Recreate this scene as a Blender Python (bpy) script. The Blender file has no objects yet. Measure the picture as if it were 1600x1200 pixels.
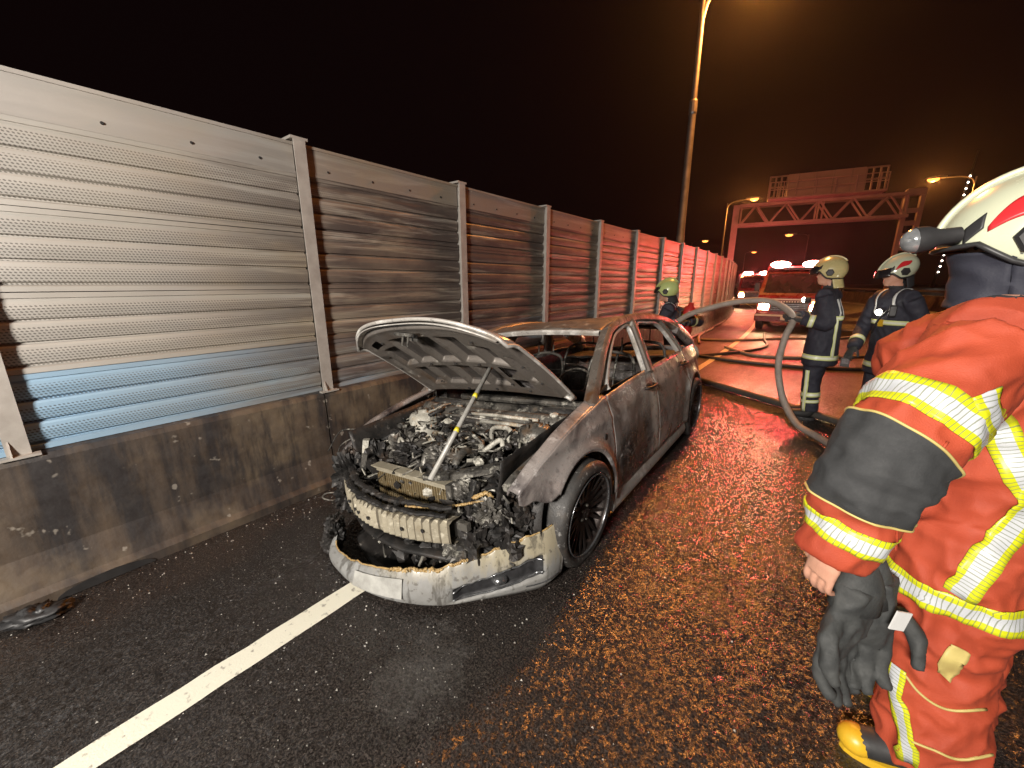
import bpy, bmesh, math, random
from mathutils import Vector, Matrix, noise
from mathutils.bvhtree import BVHTree

# ------------------------------------------------------------------ camera, sky, lights, exposure
scn = bpy.context.scene
COL = scn.collection
R = math.radians
CAM_H = 1.62
cd = bpy.data.cameras.new('camera'); cd.sensor_width = 36.0; cd.lens = 36.0*620/1600; cd.clip_end = 1500; cd.clip_start = 0.05
cam = bpy.data.objects.new('camera', cd); COL.objects.link(cam)
cam.location = (0, 0, CAM_H)
cam.rotation_euler = (math.pi/2 - math.atan(158/620), 0, R(38))
scn.camera = cam

w = bpy.data.worlds.new('World'); scn.world = w; w.use_nodes = True
bg = w.node_tree.nodes['Background']
bg.inputs['Color'].default_value = (0.0030, 0.0011, 0.0012, 1); bg.inputs['Strength'].default_value = 1.0

def lamp(name, kind, loc, power, color, **k):
    d = bpy.data.lights.new(name, kind); d.energy = power; d.color = color
    tgt = k.pop('target', None)
    for a, v in k.items(): setattr(d, a, v)
    o = bpy.data.objects.new(name, d); COL.objects.link(o); o.location = loc
    if tgt is not None:
        o.rotation_euler = (Vector(tgt)-Vector(loc)).to_track_quat('-Z', 'Y').to_euler()
    return o
SODIUM = (1.0, 0.34, 0.065)
# key light assumed behind the camera; its source is unseen, no fixture built
lamp('assumed_key_light', 'AREA', (-0.20, -2.9, 2.75), 540, (1.0, 0.93, 0.85), shape='RECTANGLE', size=0.7, size_y=0.4, target=(-1.7, 2.6, 0.9))

vs = scn.view_settings
vs.view_transform = 'Standard'; vs.look = 'None'; vs.gamma = 1; vs.use_curve_mapping = False; vs.exposure = 0.0
scn.cycles.use_denoising = True
scn.cycles.max_bounces = 6; scn.cycles.diffuse_bounces = 2; scn.cycles.glossy_bounces = 3; scn.cycles.volume_bounces = 0
scn.cycles.sample_clamp_indirect = 4.0

# ------------------------------------------------------------------ materials
MATS = {}
class NT:
    def __init__(s, name):
        s.m = bpy.data.materials.new(name); s.m.use_nodes = True
        s.t = s.m.node_tree; s.n = s.t.nodes; s.l = s.t.links
        s.bsdf = s.n['Principled BSDF']; s.out = s.n['Material Output']
    def node(s, typ, **k):
        x = s.n.new(typ)
        for a, v in k.items():
            if hasattr(x, a): setattr(x, a, v)
            else: s.put(x, a.replace('_', ' '), v)
        return x
    def put(s, node, sock, v):
        i = node.inputs[sock]
        if isinstance(v, bpy.types.NodeSocket): s.l.new(v, i)
        else: i.default_value = v
    def pos(s, scale=(1,1,1), obj=False):
        if obj: src = s.node('ShaderNodeTexCoord').outputs['Object']
        else: src = s.node('ShaderNodeNewGeometry').outputs['Position']
        mp = s.node('ShaderNodeMapping'); s.l.new(src, mp.inputs['Vector']); mp.inputs['Scale'].default_value = scale
        return mp.outputs[0]
    def noise(s, vec, scale, detail=4, rough=0.6, dist=0.0):
        x = s.node('ShaderNodeTexNoise'); s.l.new(vec, x.inputs['Vector'])
        x.inputs['Scale'].default_value = scale; x.inputs['Detail'].default_value = detail
        x.inputs['Roughness'].default_value = rough; x.inputs['Distortion'].default_value = dist
        return x.outputs['Fac']
    def voro(s, vec, scale, feature='F1', out='Distance'):
        x = s.node('ShaderNodeTexVoronoi', feature=feature); s.l.new(vec, x.inputs['Vector']); x.inputs['Scale'].default_value = scale
        return x.outputs[out]
    def ramp(s, fac, a, b, lo=0.0, hi=1.0):
        x = s.node('ShaderNodeMapRange'); s.l.new(fac, x.inputs[0])
        for i, v in zip((1, 2, 3, 4), (a, b, lo, hi)): x.inputs[i].default_value = v
        return x.outputs[0]
    def math(s, op, a, b=0.0):
        x = s.node('ShaderNodeMath', operation=op)
        for i, v in ((0, a), (1, b)):
            if isinstance(v, bpy.types.NodeSocket): s.l.new(v, x.inputs[i])
            else: x.inputs[i].default_value = v
        return x.outputs[0]
    def mix(s, fac, a, b):
        x = s.node('ShaderNodeMix', data_type='RGBA')
        for i, v in ((0, fac), (6, a), (7, b)):
            if isinstance(v, bpy.types.NodeSocket): s.l.new(v, x.inputs[i])
            else: x.inputs[i].default_value = v if i == 0 else (tuple(v)+(1,))[:4]
        return x.outputs[2]
    def sep(s, vec):
        x = s.node('ShaderNodeSeparateXYZ'); s.l.new(vec, x.inputs[0]); return x.outputs
    def bump(s, h, strength=0.5, dist=0.01):
        x = s.node('ShaderNodeBump'); s.l.new(h, x.inputs['Height'])
        x.inputs['Strength'].default_value = strength; x.inputs['Distance'].default_value = dist
        s.l.new(x.outputs[0], s.bsdf.inputs['Normal'])
    def set(s, **k):
        for a, v in k.items():
            nm = {'color': 'Base Color', 'rough': 'Roughness', 'metal': 'Metallic', 'spec': 'Specular IOR Level', 'emit': 'Emission Color', 'estr': 'Emission Strength', 'coat': 'Coat Weight'}[a]
            if isinstance(v, tuple) and len(v) == 3: v = v+(1,)
            s.put(s.bsdf, nm, v)
        return s

def simple(name, c1, c2=None, scale=8, rough=0.5, metal=0.0, bump=0.0, bscale=60, coat=0.0, obj=True, spec=0.5):
    t = NT(name); v = t.pos(obj=obj)
    c2 = c2 or tuple(x*0.6 for x in c1)
    f = t.ramp(t.noise(v, scale, 6, .62), .32, .68)
    t.set(color=t.mix(f, c1, c2), metal=metal, coat=coat, spec=spec)
    t.set(rough=t.ramp(t.noise(v, scale*2.3, 4), .3, .7, max(.05, rough-.1), min(1, rough+.12)))
    if bump: t.bump(t.noise(v, bscale, 4), bump, 0.004)
    MATS[name] = t.m; return t.m
def emit(name, col, strength):
    t = NT(name); t.set(color=(0.02,0.02,0.02), emit=col, estr=strength); MATS[name] = t.m; return t.m

def make_asphalt():
    t = NT('asphalt'); v = t.pos()
    big = t.noise(v, 1.1, 5, .6); med = t.noise(v, 7, 4); grain = t.noise(v, 75, 5, .78); fine = t.noise(v, 190, 3, .7)
    base = t.mix(t.ramp(med, .3, .7), (0.030, 0.0245, 0.0215), (0.045, 0.037, 0.032))
    col = t.mix(t.math('MULTIPLY', t.ramp(grain, .54, .66), .8), base, (0.095, 0.078, 0.064))          # tan stone showing in the binder
    col = t.mix(t.ramp(t.noise(v, 105, 4, .75), .56, .46), col, (0.012, 0.010, 0.0092))
    vd = t.node('ShaderNodeTexVoronoi'); t.l.new(v, vd.inputs['Vector']); vd.inputs['Scale'].default_value = 85.0; vd.inputs['Randomness'].default_value = 1.0
    cm = t.math('MULTIPLY', t.ramp(t.sep(vd.outputs['Color'])[0], .972, .978), t.ramp(t.math('ADD', vd.outputs['Distance'], t.math('MULTIPLY', fine, .35)), .42, .34))
    col = t.mix(t.math('MULTIPLY', cm, t.ramp(t.noise(v, 5, 3), .40, .62, .25, 1.0)), col, (0.30, 0.275, 0.24))
    sp = t.sep(v); dry = t.ramp(t.math('ADD', t.math('ADD', sp[1], t.math('MULTIPLY', sp[0], .55)), t.math('MULTIPLY', t.math('SUBTRACT', big, .5), 3.0)), 5.4, 7.6)
    col = t.mix(dry, col, t.mix(t.ramp(med, .3, .7), (0.050, 0.039, 0.030), (0.028, 0.022, 0.018)))
    # bright reflection on the wet road before the wreck, painted as a pale patch
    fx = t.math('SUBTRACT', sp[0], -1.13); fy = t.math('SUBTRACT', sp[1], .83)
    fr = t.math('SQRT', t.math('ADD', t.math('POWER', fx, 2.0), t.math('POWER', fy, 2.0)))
    glare = t.math('MULTIPLY', t.ramp(t.math('ADD', fr, t.math('MULTIPLY', t.math('SUBTRACT', t.noise(v, 5, 5, .7), .5), .75)), .22, -.04), t.ramp(grain, .40, .60, .25, 1.0))
    col = t.mix(t.math('MULTIPLY', glare, .26), col, (0.24, 0.235, 0.225))
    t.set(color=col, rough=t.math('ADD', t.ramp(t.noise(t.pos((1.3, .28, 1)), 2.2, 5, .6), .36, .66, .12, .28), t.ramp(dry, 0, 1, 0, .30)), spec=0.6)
    def facets(scale, k):
        """every stone is a small facet with its own tilt"""
        vo = t.node('ShaderNodeTexVoronoi'); t.l.new(v, vo.inputs['Vector']); vo.inputs['Scale'].default_value = scale
        a = t.node('ShaderNodeVectorMath', operation='SUBTRACT'); t.l.new(v, a.inputs[0]); t.l.new(vo.outputs['Position'], a.inputs[1])
        b = t.node('ShaderNodeVectorMath', operation='SUBTRACT'); t.l.new(vo.outputs['Color'], b.inputs[0]); b.inputs[1].default_value = (.5, .5, .5)
        d = t.node('ShaderNodeVectorMath', operation='DOT_PRODUCT'); t.l.new(a.outputs[0], d.inputs[0]); t.l.new(b.outputs[0], d.inputs[1])
        return t.math('MULTIPLY', d.outputs['Value'], k)
    hh = t.math('ADD', t.math('MULTIPLY', facets(62, .55), t.ramp(big, .35, .62, .55, 1.0)), t.math('ADD', facets(140, .30), t.math('MULTIPLY', grain, .0012)))
    t.bump(hh, 1.0, 1.0)
    return t.m
def make_concrete():
    t = NT('stained_concrete'); v = t.pos(); vs_ = t.pos((1, 7, 1.1))
    n1 = t.noise(vs_, .9, 6, .65); n2 = t.noise(v, 14, 6); n3 = t.noise(v, 2.2, 4)
    col = t.mix(t.ramp(n1, .34, .62), (0.080, 0.058, 0.041), (0.022, 0.018, 0.0165))
    col = t.mix(t.ramp(n3, .48, .66), col, (0.125, 0.094, 0.062))
    dk = t.math('MULTIPLY', t.ramp(n1, .50, .60), t.ramp(t.sep(v)[2], .05, .35))
    col = t.mix(t.math('MULTIPLY', dk, .8), col, (0.022, 0.019, 0.019))
    col = t.mix(t.math('MULTIPLY', t.ramp(t.noise(v, 9, 3), .66, .70), .6), col, (0.28, 0.25, 0.21))
    t.set(color=col, rough=t.ramp(n2, .3, .7, .38, .75)); t.bump(n2, .5, .008)
    return t.m
def make_panel(name, c1, c2, perf=True):
    t = NT(name); v = t.pos(); s = t.sep(v)
    Y, Z = s[1], s[2]
    st = t.noise(t.pos((1, .55, 9)), 1.3, 6, .65, .6)      # long horizontal streaks
    pa = t.noise(t.pos((1, .8, 1.2)), 1.4, 5, .6)
    col = t.mix(t.ramp(pa, .35, .7), c1, c2)
    if perf:  # fine punched holes
        fl = t.math('FRACT', t.math('MULTIPLY', t.math('ADD', Y, t.math('MULTIPLY', Z, .5)), 62.0))
        fz = t.math('FRACT', t.math('MULTIPLY', Z, 74.0))
        dd = t.math('ADD', t.math('POWER', t.math('SUBTRACT', fl, .5), 2.0), t.math('POWER', t.math('SUBTRACT', fz, .5), 2.0))
        hole = t.ramp(dd, .115, .06)
        cl = t.math('FRACT', t.math('DIVIDE', t.math('SUBTRACT', Z, .773), .402))
        inner = t.math('MULTIPLY', t.ramp(cl, .07, .075), t.ramp(cl, .925, .92))
        rb = t.math('FRACT', t.math('DIVIDE', t.math('SUBTRACT', t.math('MULTIPLY', cl, .402), .034), .112)); inner = t.math('MULTIPLY', inner, t.ramp(rb, .76, .74))
        hole = t.math('MULTIPLY', hole, inner)
        col = t.mix(t.math('MULTIPLY', hole, .72), col, (0.045, 0.040, 0.036))
    # scorch: strongest above and behind the burning car
    g = t.math('MULTIPLY', t.ramp(Y, .55, 1.9), t.ramp(Y, 13.0, 4.4))
    yel = t.math('MULTIPLY', t.ramp(Y, .1, 1.3), t.ramp(pa, .62, .38))
    col = t.mix(t.math('MULTIPLY', yel, .62), col, (0.30, 0.225, 0.115))
    brown = t.math('MULTIPLY', g, t.ramp(st, .28, .50))
    col = t.mix(t.math('MULTIPLY', brown, .75 if perf else .40), col, (0.225, 0.165, 0.125))
    core = t.math('MULTIPLY', t.ramp(Y, 1.3, 2.0), t.ramp(Y, 6.5, 4.6)); black = t.math('MULTIPLY', t.math('MULTIPLY', g, t.ramp(t.math('ADD', st, t.math('MULTIPLY', core, .07)), .43, .57)), t.ramp(pa, .34, .52, .45, 1.0))
    col = t.mix(t.math('MULTIPLY', black, .80 if perf else .28), col, (0.045, 0.034, 0.034))
    t.set(color=col, rough=t.ramp(st, .3, .7, .36, .60), metal=0.25)
    t.bump(t.noise(v, 40, 3), .12, .004)
    return t.m
def make_paint():
    t = NT('road_paint'); v = t.pos()
    n = t.noise(v, 26, 5); f = t.ramp(n, .60, .68)
    col = t.mix(f, (0.66, 0.63, 0.52), (0.30, 0.275, 0.225))
    col = t.mix(t.ramp(t.voro(v, 7), .12, .04), col, (0.16, 0.14, 0.12))
    t.set(color=col, rough=.5); t.bump(t.noise(v, 120, 3), .5, .004); return t.m
def make_burnt(name, clean, soot=(0.016, 0.014, 0.014), ash=(0.36, 0.34, 0.31), rust=(0.17, 0.075, 0.035), amt=.5, metal=.5, rough=.42, ashamt=.58, sc=3.0, rustamt=.62):
    t = NT(name); v = t.pos(obj=False)
    n1 = t.noise(v, sc, 7, .66, .4); n2 = t.noise(v, sc*2.1, 6, .7); n3 = t.noise(v, sc*.8, 5, .6)
    n4 = t.noise(v, sc*9, 5, .7)
    col = t.mix(t.ramp(n3, rustamt-.06, rustamt+.10), clean, rust)
    col = t.mix(t.ramp(n1, 1-amt-.08, 1-amt+.08), col, soot)
    col = t.mix(t.math('MULTIPLY', t.ramp(n2, ashamt, ashamt+.10), .85), col, ash)
    col = t.mix(t.math('MULTIPLY', t.ramp(n4, .58, .66), .45), col, soot)
    t.set(color=col, metal=t.ramp(n2, ashamt, ashamt+.1, metal, metal*.3), rough=t.ramp(n1, .35, .65, rough-.12, rough+.2))
    t.bump(t.math('ADD', n4, t.math('MULTIPLY', n2, .7)), .28, .006)
    MATS[name] = t.m; return t.m

A_ = MATS
A_['asphalt'] = make_asphalt(); A_['concrete'] = make_concrete(); A_['paint'] = make_paint()
A_['panel'] = make_panel('noise_panel', (0.45, 0.43, 0.395), (0.37, 0.345, 0.305))
A_['panel_blue'] = make_panel('noise_panel_blue', (0.27, 0.42, 0.56), (0.28, 0.39, 0.49))
A_['plate'] = make_panel('plain_panel', (0.41, 0.39, 0.365), (0.34, 0.315, 0.285), perf=False)
simple('post', (0.44, 0.41, 0.37), (0.30, 0.27, 0.24), 5, .5, .3)
simple('galv', (0.20, 0.195, 0.19), (0.14, 0.135, 0.13), 4, .45, .6)
simple('gantry_steel', (0.33, 0.26, 0.23), (0.22, 0.17, 0.15), 1.0, .55, .2)
simple('sign_back', (0.36, 0.27, 0.23), (0.30, 0.22, 0.19), .7, .55, .2)
simple('dark', (0.012, 0.011, 0.011), (0.02, 0.018, 0.017), 10, .6)
simple('black_plastic', (0.018, 0.018, 0.019), (0.03, 0.03, 0.031), 8, .45)
A_['sodium_glow'] = emit('sodium_glow', (1.0, .33, .06), 4)

# ------------------------------------------------------------------ mesh helpers
class MB:
    def __init__(s): s.v = []; s.f = []; s.mi = []; s.uv = None
    def add(s, vs_, fs, mi=0):
        o = len(s.v); s.v += [tuple(p) for p in vs_]; s.f += [tuple(i+o for i in f) for f in fs]; s.mi += [mi]*len(fs); return s
    def box(s, a, b, mi=0, M=None):
        x0, y0, z0 = a; x1, y1, z1 = b
        vs_ = [Vector(p) for p in ((x0,y0,z0),(x1,y0,z0),(x1,y1,z0),(x0,y1,z0),(x0,y0,z1),(x1,y0,z1),(x1,y1,z1),(x0,y1,z1))]
        if M is not None: vs_ = [M @ p for p in vs_]
        return s.add(vs_, [(0,3,2,1),(4,5,6,7),(0,1,5,4),(1,2,6,5),(2,3,7,6),(3,0,4,7)], mi)
    def tube(s, pts, r, n=8, mi=0, caps=True, ell=None, up=None):
        """tapered tube along pts; r number or list; ell=(a,b) scale of the section"""
        pts = [Vector(p) for p in pts]; k = len(pts)
        rs = r if isinstance(r, (list, tuple)) else [r]*k
        rings = []; prev = None
        for i, p in enumerate(pts):
            d = (pts[min(i+1, k-1)]-pts[max(i-1, 0)]).normalized()
            if prev is None:
                u = Vector(up) if up is not None else (Vector((0,0,1)) if abs(d.z) < .9 else Vector((1,0,0)))
            else: u = prev
            u = (u - d*u.dot(d)).normalized(); prev = u; q = d.cross(u)
            rr = rs[i]; ra, rb = (rr if isinstance(rr, (list, tuple)) else (rr, rr))
            if ell: ra, rb = ra*ell[0], rb*ell[1]
            rings.append([p + u*(math.cos(2*math.pi*j/n)*ra) + q*(math.sin(2*math.pi*j/n)*rb) for j in range(n)])
        vs_ = [x for g in rings for x in g]; fs = []
        for i in range(k-1):
            for j in range(n):
                a = i*n+j; b = i*n+(j+1) % n; fs.append((a, b, b+n, a+n))
        if caps: fs += [tuple(range(n-1, -1, -1)), tuple((k-1)*n+j for j in range(n))]
        return s.add(vs_, fs, mi)
    def sweep(s, pts, prof, up, mi=0, closed=True, scale=None):
        """profile [(a,b)] swept; a along 'side' (up x dir), b along up"""
        pts = [Vector(p) for p in pts]; k = len(pts); n = len(prof); up = Vector(up); vs_ = []
        for i, p in enumerate(pts):
            d = (pts[min(i+1, k-1)]-pts[max(i-1, 0)]).normalized()
            side = d.cross(up).normalized(); u2 = side.cross(d).normalized(); sc = scale[i] if scale else 1.0
            vs_ += [p + side*(a*sc) + u2*(b*sc) for a, b in prof]
        fs = []
        for i in range(k-1):
            for j in range(n if closed else n-1):
                a = i*n+j; b = i*n+(j+1) % n; fs.append((a, b, b+n, a+n))
        if closed: fs += [tuple(range(n-1, -1, -1)), tuple((k-1)*n+j for j in range(n))]
        return s.add(vs_, fs, mi)
    def grid(s, fn, nu, nv, mi=0, skip=None):
        vs_ = [fn(i/nu, j/nv) for i in range(nu+1) for j in range(nv+1)]; fs = []
        for i in range(nu):
            for j in range(nv):
                if skip and skip((i+.5)/nu, (j+.5)/nv): continue
                a = i*(nv+1)+j; fs.append((a, a+nv+1, a+nv+2, a+1))
        return s.add(vs_, fs, mi)
    def lathe(s, prof, n=32, M=None, mi=0, closed=False):
        """prof [(r,h)] about local Z"""
        k = len(prof); vs_ = []
        for i in range(n):
            a = 2*math.pi*i/n
            for r, h in prof:
                p = Vector((r*math.cos(a), r*math.sin(a), h)); vs_.append(M @ p if M is not None else p)
        fs = []
        for i in range(n):
            for j in range(k if closed else k-1):
                a = i*k+j; b = i*k+(j+1) % k; c = ((i+1) % n)*k+j; d = ((i+1) % n)*k+(j+1) % k
                fs.append((a, c, d, b))
        return s.add(vs_, fs, mi)
    def ball(s, c, r, nu=14, nv=9, fn=None, mi=0, M=None):
        rx, ry, rz = r if isinstance(r, (tuple, list)) else (r, r, r); c = Vector(c); vs_ = []; fs = []
        for j in range(nv+1):
            th = math.pi*j/nv
            for i in range(nu):
                ph = 2*math.pi*i/nu
                d = Vector((math.sin(th)*math.cos(ph), math.sin(th)*math.sin(ph), math.cos(th)))
                k = fn(d) if fn else 1.0
                q = Vector((d.x*rx*k, d.y*ry*k, d.z*rz*k)); vs_.append(c + (M @ q if M is not None else q))
        for j in range(nv):
            for i in range(nu):
                a = j*nu+i; b = j*nu+(i+1) % nu; fs.append((a, a+nu, b+nu, b))
        return s.add(vs_, fs, mi)
    def xf(s, fn): s.v = [tuple(fn(*p)) for p in s.v]; return s
    def mesh(s, name, mats, smooth=False, merge=False):
        me = bpy.data.meshes.new(name); me.from_pydata(s.v, [], s.f)
        for m in (mats if isinstance(mats, (list, tuple)) else [mats]): me.materials.append(MATS[m] if isinstance(m, str) else m)
        me.polygons.foreach_set('material_index', s.mi)
        bm = bmesh.new(); bm.from_mesh(me)
        bmesh.ops.remove_doubles(bm, verts=bm.verts, dist=1e-5) if merge else None
        bmesh.ops.recalc_face_normals(bm, faces=bm.faces); bm.to_mesh(me); bm.free()
        if smooth: me.polygons.foreach_set('use_smooth', [True]*len(me.polygons))
        me.update(); return me
    def build(s, name, mats, parent=None, smooth=False, merge=False, loc=None, rot=None, solid=0.0, auto=None):
        me = s.mesh(name, mats, smooth, merge)
        if auto is not None:
            me.polygons.foreach_set('use_smooth', [True]*len(me.polygons)); me.set_sharp_from_angle(angle=R(auto))
        return link(name, me, parent, loc, rot, solid)
def link(name, me, parent=None, loc=None, rot=None, solid=0.0):
    o = bpy.data.objects.new(name, me); COL.objects.link(o); o.parent = parent
    if loc is not None: o.location = loc
    if rot is not None: o.rotation_euler = rot
    if solid:
        md = o.modifiers.new('thickness', 'SOLIDIFY'); md.thickness = solid; md.offset = -1
    return o
def tag(o, label=None, cat=None, group=None, kind=None):
    if label: o['label'] = label
    if cat: o['category'] = cat
    if group: o['group'] = group
    if kind: o['kind'] = kind
    return o
def empty(name, loc=(0,0,0), rot=(0,0,0)):
    o = bpy.data.objects.new(name, None); COL.objects.link(o); o.location = loc; o.rotation_euler = rot; o.empty_display_size = .1; return o
def copy_tree(o, parent=None):
    c = o.copy(); COL.objects.link(c); c.parent = parent
    for ch in list(o.children): copy_tree(ch, c)
    return c
def lerp_table(t, x):
    if x <= t[0][0]: return t[0][1]
    for (a, va), (b, vb) in zip(t, t[1:]):
        if x <= b:
            k = (x-a)/(b-a); return va + (vb-va)*k
    return t[-1][1]
def smooth_table(t, x):
    """Catmull-Rom through the table"""
    n = len(t)
    if x <= t[0][0]: return t[0][1]
    if x >= t[-1][0]: return t[-1][1]
    for i in range(n-1):
        if x <= t[i+1][0]: break
    x0, y0 = t[i]; x1, y1 = t[i+1]
    m0 = (t[i+1][1]-t[i-1][1])/(t[i+1][0]-t[i-1][0]) if i > 0 else (y1-y0)/(x1-x0)
    m1 = (t[i+2][1]-t[i][1])/(t[i+2][0]-t[i][0]) if i+2 < n else (y1-y0)/(x1-x0)
    h = x1-x0; u = (x-x0)/h
    return (2*u**3-3*u**2+1)*y0+(u**3-2*u**2+u)*h*m0+(-2*u**3+3*u**2)*y1+(u**3-u**2)*h*m1
def spline(pts, n=8):
    """Catmull-Rom polyline"""
    P = [Vector(p) for p in pts]; P = [P[0]*2-P[1]] + P + [P[-1]*2-P[-2]]; out = []
    for i in range(1, len(P)-2):
        a, b, c, d = P[i-1:i+3]
        for k in range(n):
            t = k/n; out.append(.5*((2*b)+(c-a)*t+(2*a-5*b+4*c-d)*t*t+(3*b-a-3*c+d)*t**3))
    out.append(P[-2]); return out

# ------------------------------------------------------------------ road axis: straight, then a left-hand bend
Y_BEND, R_BEND = 9.0, 120.0
def road(off, s):
    """point at lateral offset off (to the right +) and distance s along the road; returns x, y, heading"""
    if s <= Y_BEND: return off, s, 0.0
    a = (s-Y_BEND)/R_BEND
    return -R_BEND + (R_BEND+off)*math.cos(a), Y_BEND + (R_BEND+off)*math.sin(a), a

# ------------------------------------------------------------------ the setting
g = MB()
xs = [-400, -60, -20, -8, 0, 8, 20, 60, 400]
ys = [-120, -20, -5, 0, 5, 10, 20, 40, 80, 200, 600]
g.grid(lambda u, v: (xs[round(u*8)], ys[round(v*10)], 0), 8, 10)
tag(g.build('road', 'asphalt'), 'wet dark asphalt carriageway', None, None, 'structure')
# solid edge line
ln = MB(); random.seed(4)
def edge_line(off, s0, s1, wd, step=.12):
    vs_ = []; n = int((s1-s0)/step)
    for i in range(n+1):
        s = s0+(s1-s0)*i/n
        for k, e in enumerate((-wd/2, wd/2)):
            j = (noise.noise((s*6.0, k*7.3, off))*.008 + noise.noise((s*23, k*3.1, 2))*.005)
            x, y, a = road(off+e+j, s); vs_.append((x, y, .004))
    ln.add(vs_, [(2*i, 2*i+1, 2*i+3, 2*i+2) for i in range(n)])
edge_line(-1.80, -2.0, 60, .122)
tag(ln.build('edge_line', 'paint'), 'solid white edge line painted on the asphalt under the car', None, None, 'structure')
ln = MB(); edge_line(6.3, -2, 60, .12, .5)
tag(ln.build('edge_line', 'paint'), 'far white edge line beside the median barrier', None, None, 'structure')

# concrete barrier under the noise wall
BAR = [(-2.955, -.02), (-2.955, .055), (-2.985, .085), (-3.035, .26), (-3.050, .74), (-3.066, .77), (-3.42, .77), (-3.42, -.02)]
def swept_barrier(root, prof, s_edges, mat, name='barrier_segment', step=.4, gap=.006):
    for s0, s1 in zip(s_edges, s_edges[1:]):
        m = MB(); n = max(1, int((s1-s0)/step)); k = len(prof); vs_ = []
        for i in range(n+1):
            s = s0+gap+(s1-s0-2*gap)*i/n
            for o, z in prof:
                x, y, a = road(o, s); vs_.append((x, y, z))
        fs = [(i*k+j, i*k+(j+1) % k, (i+1)*k+(j+1) % k, (i+1)*k+j) for i in range(n) for j in range(k)]
        fs += [tuple(range(k)), tuple(n*k+j for j in range(k-1, -1, -1))]
        m.add(vs_, fs).build(name, mat, root)
PITCH_P, S0P = 1.60, -0.07
posts_s = [S0P + PITCH_P*i for i in range(-2, 24)]
cb = empty('concrete_barrier', (-3.2, 0, 0)); cb.location = (0, 0, 0)
tag(cb, 'soot-stained concrete crash barrier along the foot of the noise wall', 'barrier')
swept_barrier(cb, BAR, [posts_s[0], posts_s[3]-.05, posts_s[7]-.05, posts_s[11]-.05, posts_s[15]-.05, posts_s[19]-.05, posts_s[25]], 'concrete')
# drain scupper at the barrier foot: dark recess lined by a rim
sc_ = MB()
def sc_fn(u, v):
    a = math.pi*u; rr = .055
    return (-2.9535 + .002, .10 - .20*math.cos(a)*(1), .004 + math.sin(a)*rr*v)
sc_.grid(sc_fn, 14, 2); sc_.build('drain_opening', 'dark', cb, solid=.004)

# noise barrier
nw = empty('noise_barrier', (0, 0, 0))
tag(nw, 'tall metal noise wall of ribbed perforated panels, scorched brown behind the car', 'noise wall')
ZC = [.773, 1.175, 1.577, 1.979, 2.381]
def cassette_mesh(L, mat):
    """one ribbed panel: front face profile (depth, z), 0 = front"""
    h = .398
    prof = [(-.05, .0), (0, .0), (0, .026), (-.006, .028)]
    z = .030
    for k in range(3):
        z0 = .032 + k*.112
        prof += [(-.024, z0+.002), (-.026, z0+.009), (-.009, z0+.016), (-.002, z0+.050), (.0, z0+.066), (-.003, z0+.100), (-.008, z0+.111)]
    prof += [(-.008, h-.028), (0, h-.026), (0, h), (-.05, h)]
    m = MB(); n = len(prof)
    vs_ = [(d, y, z) for y in (-L/2, L/2) for d, z in prof]
    m.add(vs_, [(j, (j+1) % n, n+(j+1) % n, n+j) for j in range(n)] + [tuple(range(n)), tuple(n+j for j in range(n-1, -1, -1))])
    return m.mesh('cassette', mat)
CL = PITCH_P-.05
me_c = cassette_mesh(CL, 'panel'); me_b = cassette_mesh(CL, 'panel_blue')
pl = MB(); pl.box((-.045, -CL/2, 2.383), (-.002, CL/2, 2.575)); pl.box((-.05, -CL/2-.002, 2.560), (.006, CL/2+.002, 2.580)); pl.box((-.03, -CL/2, 2.376), (.004, CL/2, 2.392))
me_p = pl.mesh('top_plate', 'plate')
po = MB()
po.box((-.005, -.041, .66), (.005, .041, 2.588)); po.box((-.17, -.004, .66), (-.005, .004, 2.588)); po.box((-.18, -.058, .66), (-.17, .058, 2.588)); po.box((-.18, -.06, 2.588), (.006, .06, 2.606))
me_post = po.mesh('post', 'post')
ft = MB(); ft.box((-.005, -.07, .77), (.04, .07, .782)); ft.add([(.006, -.03, .78), (.04, -.03, .78), (.006, -.03, .86), (.006, -.022, .78), (.04, -.022, .78), (.006, -.022, .86)], [(0,1,2),(3,5,4),(0,3,4,1),(1,4,5,2),(2,5,3,0)])
me_foot = ft.mesh('foot_plate', 'post')
bo = MB(); bo.lathe([(.0, .006), (.007, .006), (.009, .0)], 8, Matrix.Rotation(math.pi/2, 4, 'Y')); me_bolt = bo.mesh('bolt', 'dark')
for i, s in enumerate(posts_s):
    x, y, a = road(-3.085, s)
    p = link('post', me_post, nw, (x, y, 0), (0, 0, a))
    if i < 12: link('foot_plate', me_foot, p)
    if i == len(posts_s)-1: break
    s2 = posts_s[i+1]
    xa, ya, _ = road(-3.135, s); xb, yb, _ = road(-3.135, s2)
    ang = -math.atan2(xb-xa, yb-ya); c = ((xa+xb)/2, (ya+yb)/2)
    for k in range(4):
        link('panel', me_b if (k == 0 and i < 9) else me_c, nw, (c[0]+random.uniform(-.004, .003), c[1], ZC[k]), (random.uniform(-.0015, .0015), random.uniform(-.006, .006), ang))
    t = link('top_plate', me_p, nw, (c[0], c[1], 0), (0, 0, ang))
    if i < 7:
        for k in (-.58, -.2, .18, .55): link('bolt', me_bolt, t, (0.0, k, 2.43))

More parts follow.
